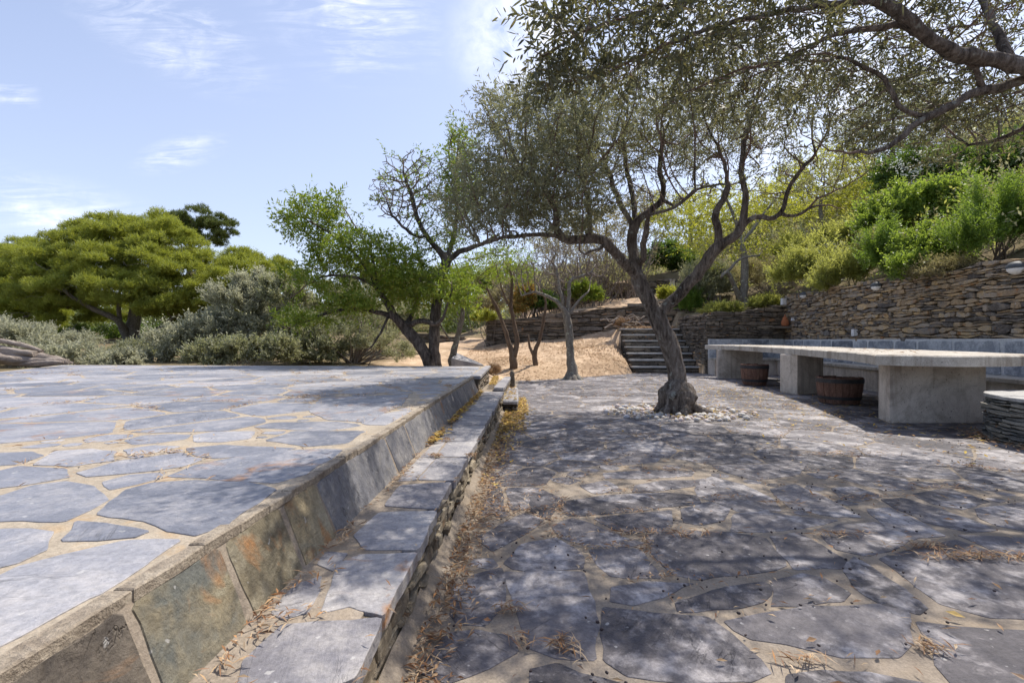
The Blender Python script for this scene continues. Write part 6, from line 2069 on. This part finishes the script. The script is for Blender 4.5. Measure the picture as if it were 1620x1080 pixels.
# ------------------------------------------------------------------ pebbles round the main olive
tc = np.array([P(1073, 655, 6.3)[0], 6.3])
pm = []
for v in range(5):
    k, m = 9, 6
    V = [(0, 0, -.5)]
    sq = rng.uniform(.5, .75)
    for i in range(1, m):
        ph = math.pi * i / m
        for j in range(k):
            th = 2 * math.pi * j / k
            p = np.array([math.sin(ph) * math.cos(th), math.sin(ph) * math.sin(th) * .8, -math.cos(ph) * sq])
            p *= 1 + .18 * nz(p + v * 7, 1.4)
            V.append(p)
    V.append((0, 0, .5 * sq * 2))
    V = np.array(V) * .5
    V[0] = (0, 0, -.5 * sq)
    V[-1] = (0, 0, .5 * sq)
    b_ = MB()
    tri = [[0, 1 + (j + 1) % k, 1 + j] for j in range(k)] + [[len(V) - 1, 1 + (m - 2) * k + j, 1 + (m - 2) * k + (j + 1) % k] for j in range(k)]
    qd = [[1 + i * k + j, 1 + i * k + (j + 1) % k, 1 + (i + 1) * k + (j + 1) % k, 1 + (i + 1) * k + j] for i in range(m - 2) for j in range(k)]
    b_.add(V, tri, 0, True)
    b_.more(qd, 0, True)
    pm.append(b_)
tones = [noise_mat('pebble_pale', [(.3, (.42, .40, .37)), (.7, (.62, .59, .55))], 30, bump=.1), noise_mat('pebble_grey', [(.3, (.44, .43, .45)), (.7, (.58, .57, .59))], 30, bump=.1), noise_mat('pebble_rose', [(.3, (.45, .38, .37)), (.7, (.60, .53, .51))], 30, bump=.1)]
proto = []
made = 0
labs = ['pale rounded pebble in the ring round the foot of the main olive', 'grey rounded pebble in the ring round the foot of the main olive', 'pinkish rounded pebble in the ring round the foot of the main olive']
placed = []
tries = 0
while made < 230 and tries < 6000:
    tries += 1
    a_ = rng.uniform(0, 2 * math.pi)
    r = rng.uniform(.32, .66) if rng.uniform() < .78 else rng.uniform(.6, .95)
    x, y = tc[0] + math.cos(a_) * r * 1.0, tc[1] + math.sin(a_) * r * .75 - .02
    s = rng.uniform(.032, .10)
    if any((x - u_) ** 2 + (y - v_) ** 2 < (.40 * (s + s2_)) ** 2 for u_, v_, s2_ in placed): continue
    placed.append((x, y, s))
    ti = int(rng.choice([0, 0, 0, 1, 2]))
    mi_ = made % 5
    key = (ti, mi_)
    src = next((o_ for k_, o_ in proto if k_ == key), None)
    if src is None:
        o_ = pm[mi_].build('pebble', tones[ti])
        proto.append((key, o_))
    else:
        o_ = src.copy()
        COL.objects.link(o_)
    o_.location = (x, y, .002 + s * rng.uniform(.08, .28))
    o_.scale = (s, s, s)
    o_.rotation_euler = (rng.normal(0, .2), rng.normal(0, .2), rng.uniform(0, 6.28))
    tag(o_, labs[ti], 'pebble', 'pebbles round the main olive')
    made += 1

# ------------------------------------------------------------------ litter on the ground
def flat_leaves(mb, x, y, z, L, W, mi=0, lift=.012):
    n = len(x)
    th = rng.uniform(0, 2 * math.pi, n)
    d = np.stack([np.cos(th), np.sin(th), rng.normal(0, .18, n)], 1)
    s = np.stack([-np.sin(th), np.cos(th), rng.normal(0, .35, n)], 1)
    L = (L * rng.uniform(.6, 1.3, n))[:, None]
    W = (W * rng.uniform(.6, 1.3, n))[:, None]
    p = np.stack([x, y, z + rng.uniform(.004, lift, n)], 1)
    V = np.stack([p - d * L * .5, p + s * W * .5 + [0, 0, .003], p + d * L * .5, p - s * W * .5 + [0, 0, .003]], 1)
    mb.add(V.reshape(-1, 3), np.arange(n * 4).reshape(n, 4), mi)


lt = MB()
# strip at the foot of the ledge: brown near, yellow farther away
n = 3400
y = rng.uniform(.5, 7.2, n) ** 1.0
x = edg_x(y) + .035 + np.abs(rng.normal(0, .05 + .012 * y, n))
zf = np.where(x - edg_x(y) < .06, .022, .006)
brown = y < rng.normal(4.6, .8, n)
flat_leaves(lt, x[brown], y[brown], zf[brown], .036, .007, 0, .022)
flat_leaves(lt, x[~brown], y[~brown], zf[~brown], .045, .015, 1, .03)
# on the patio step, slab and along the kerb foot
for (x0, x1, y0, y1, z, k, mi) in [(-.13, .06, 6.35, 8.1, .152, 150, 1), (inn_x(6.6) + .1, edg_x(6.6) - .12, 6.9, 8.4, .304, 330, 1), (.08, .22, 6.2, 7.8, .006, 420, 1), (edg_x(6) + .05, .15, 5.0, 6.3, .006, 420, 1)]:
    flat_leaves(lt, rng.uniform(x0, x1, k), rng.uniform(y0, y1, k), np.full(k, z), .05, .018, mi, .03)
n = 1500
y = rng.uniform(.5, 6.5, n)
x = inn_x(y) + np.abs(rng.normal(0, .03, n)) + .005
sel = rng.uniform(size=n) < smooth(-.3, .35, nzv(np.c_[x * 0, y, y * 0], 2.2)) + .12
flat_leaves(lt, x[sel & (y < 3.2)], y[sel & (y < 3.2)], np.full((sel & (y < 3.2)).sum(), L_Z + .004), .036, .005, 0, .018)
flat_leaves(lt, x[sel & (y >= 3.2)], y[sel & (y >= 3.2)], np.full((sel & (y >= 3.2)).sum(), L_Z + .01), .05, .018, 1, .03)
# caught in the joints
for key, z, k, mi, mx in (('patio', .004, 5200, 0, 9.5), ('terrace', T_Z + .002, 2600, 2, 9.0), ('ledge', L_Z + .005, 420, 0, 6)):
    J = JOINTS[key]
    pts = []
    for p in J:
        c = p.mean(0)
        if c[1] > mx or c[1] < (1.5 if key == 'terrace' else .4) or abs(c[0]) > c[1] * 1.3 + .6: continue
        e = unit(np.roll(p, -1, 0) - np.roll(p, 1, 0))
        nn_ = np.stack([e[:, 1], -e[:, 0]], 1)
        a2 = np.sum(p[:, 0] * np.roll(p[:, 1], -1) - np.roll(p[:, 0], -1) * p[:, 1])
        pts.append(p + nn_ * .014 * np.sign(a2))
    pts = np.vstack(pts)
    dens = nzv(np.c_[pts, pts[:, :1] * 0], .9, 3.0) + .5 * nzv(np.c_[pts, pts[:, :1] * 0], 3.1, 8.0)
    wgt = np.clip(dens + .02, 0, 1) ** 1.6 + .012
    if key == 'terrace': wgt *= .35 + smooth(-4, -1, pts[:, 0])
    wgt /= wgt.sum()
    q_ = rng.choice(len(pts), k, p=wgt)
    x = pts[q_, 0] + rng.normal(0, .018, k)
    y = pts[q_, 1] + rng.normal(0, .018, k)
    flat_leaves(lt, x, y, np.full(k, z), .034 if key != 'terrace' else .04, .005, mi, .016)
n = 130
y = rng.uniform(5.3, 12, n)
x = np.interp(y, [5.35, 6.2, 7.5, 9.1, 12.6], [4.25, 4.45, 4.85, 5.2, 5.2]) + np.abs(rng.normal(0, .5, n))
kp = x < 5.9
flat_leaves(lt, x[kp], y[kp], np.interp(y[kp], [5.0, 6.2, 7.5, 9.1, 12.6], [.79, .80, .806, .816, .832]) + .004, .05, .014, 0, .02)
# drifts of dry twigs and leaf bits seen in the foreground joints
for px, py, sx_, sy_, k in [(1545, 884, .15, .022, 230), (1465, 868, .09, .02, 110), (1330, 850, .10, .02, 70), (1475, 1030, .030, .016, 46), (885, 1026, .03, .018, 40), (825, 1018, .02, .02, 24), (808, 970, .035, .016, 46),
                            (1100, 848, .10, .012, 60), (1000, 845, .12, .012, 40), (1280, 1052, .05, .01, 40), (905, 1030, .02, .03, 24), (1235, 800, .07, .012, 40), (1150, 790, .08, .012, 36), (1020, 690, .1, .03, 90),
                            (1345, 790, .16, .03, 90), (1480, 775, .14, .03, 80), (1060, 745, .16, .03, 90), (1330, 720, .25, .04, 160)]:
    c = G(px, py)
    flat_leaves(lt, c[0] + rng.normal(0, sx_, k), c[1] + rng.normal(0, sy_, k), np.full(k, .006), .06, .0045, 0, .022)
# loose leaves across the patio, more towards the table and tree
n = 1500
x = rng.uniform(-.1, 6, n)
y = rng.uniform(.6, 12.5, n)
flat_leaves(lt, x, y, np.full(n, .011), .045, .012, 0, .012)
n = 1500
x = rng.normal(3.9, .9, n)
y = rng.normal(8.0, 2.2, n)
flat_leaves(lt, x, y, np.full(n, .011), .05, .016, 1, .015)
n = 700
a_ = rng.uniform(0, 6.28, n)
r = rng.uniform(.3, 1.0, n)
flat_leaves(lt, tc[0] + np.cos(a_) * r, tc[1] + np.sin(a_) * r * .75, np.full(n, .015), .045, .012, 1, .03)
n = 420
a_ = rng.uniform(2.2, 4.6, n)
r = RR + np.abs(rng.normal(.08, .09, n))
flat_leaves(lt, RC[0] + np.cos(a_) * r, RC[1] + np.sin(a_) * r, np.full(n, .011), .05, .01, 0, .04)
tag(lt.build('fallen_leaves', [M['litter'], M['yellow_litter'], M['straw']]), 'brown and yellow fallen leaves gathered along the ledge foot and in the paving joints', 'leaf litter', kind='stuff')
# dry litter on the sand
sl_ = MB()
n = 16000
x = rng.uniform(-1.5, 4.0, n)
y = rng.uniform(11.2, 18.5, n)
w_ = rng.uniform(size=n) < .25 + .75 * smooth(-.1, .4, nzv(np.c_[x, y, x * 0], .6, 2.0))
x, y = x[w_], y[w_]
kp = (y > ysand(x) - .15) & (y < ymid(x) - .1) & ~((x > 3.5) & (y > 13.9))
x, y = x[kp], y[kp]
flat_leaves(sl_, x, y, np.maximum(terr(x, y), .004), .085, .022, 0, .03)
n = 3000
x, y = rng.uniform(3.66, 5.4, n), rng.uniform(15.8, 16.7, n)
flat_leaves(sl_, x, y, np.full(n, 1.33), .10, .02, 0, .08)
tag(sl_.build('dry_straw_litter', M['straw']), 'straw-coloured dry leaf litter on the sandy slope behind the patio', 'leaf litter', kind='stuff')
# fallen olives
of = MB()
n = 420
x = rng.uniform(-.1, 4.2, n)
y = .7 + rng.uniform(0, 1, n) ** 1.3 * 5.2
J = np.vstack([p for p in JOINTS['patio'] if .4 < p.mean(0)[1] < 5 and abs(p.mean(0)[0]) < 4.5])
q_ = rng.choice(len(J), 340)
x[:340] = J[q_, 0] + rng.normal(0, .02, 340)
y[:340] = J[q_, 1] + rng.normal(0, .02, 340)
th = rng.uniform(0, 6.28, n)
ca, sa = np.cos(th), np.sin(th)
s = rng.uniform(.0032, .0052, n)
k = 6
ang = np.arange(k) / k * 2 * math.pi
for i in range(n):
    dx = np.array([ca[i], sa[i], 0]) * s[i] * 1.5
    dy = np.array([-sa[i], ca[i], 0]) * s[i]
    dz = np.array([0, 0, s[i]])
    c = np.array([x[i], y[i], .010 + s[i]])
    ring = lambda t, r: [c + dx * t + (dy * math.cos(b) + dz * math.sin(b)) * r for b in ang]
    V = [c - dx] + ring(-.55, .85) + ring(.0, 1.0) + ring(.55, .85) + [c + dx]
    j = np.arange(k)
    jj = (j + 1) % k
    of.add(V, np.vstack([np.stack([1 + r_ * k + j, 1 + r_ * k + jj, 1 + (r_ + 1) * k + jj, 1 + (r_ + 1) * k + j], 1) for r_ in range(2)]), 0, True)
    of.more(np.vstack([np.stack([np.zeros(k, int), 1 + jj, 1 + j], 1), np.stack([np.full(k, 3 * k + 1), 1 + 2 * k + j, 1 + 2 * k + jj], 1)]), 0, True)
tag(of.build('fallen_olives', M['olive_fruit']), 'small dark olives scattered over the slate paving', 'olives', kind='stuff')
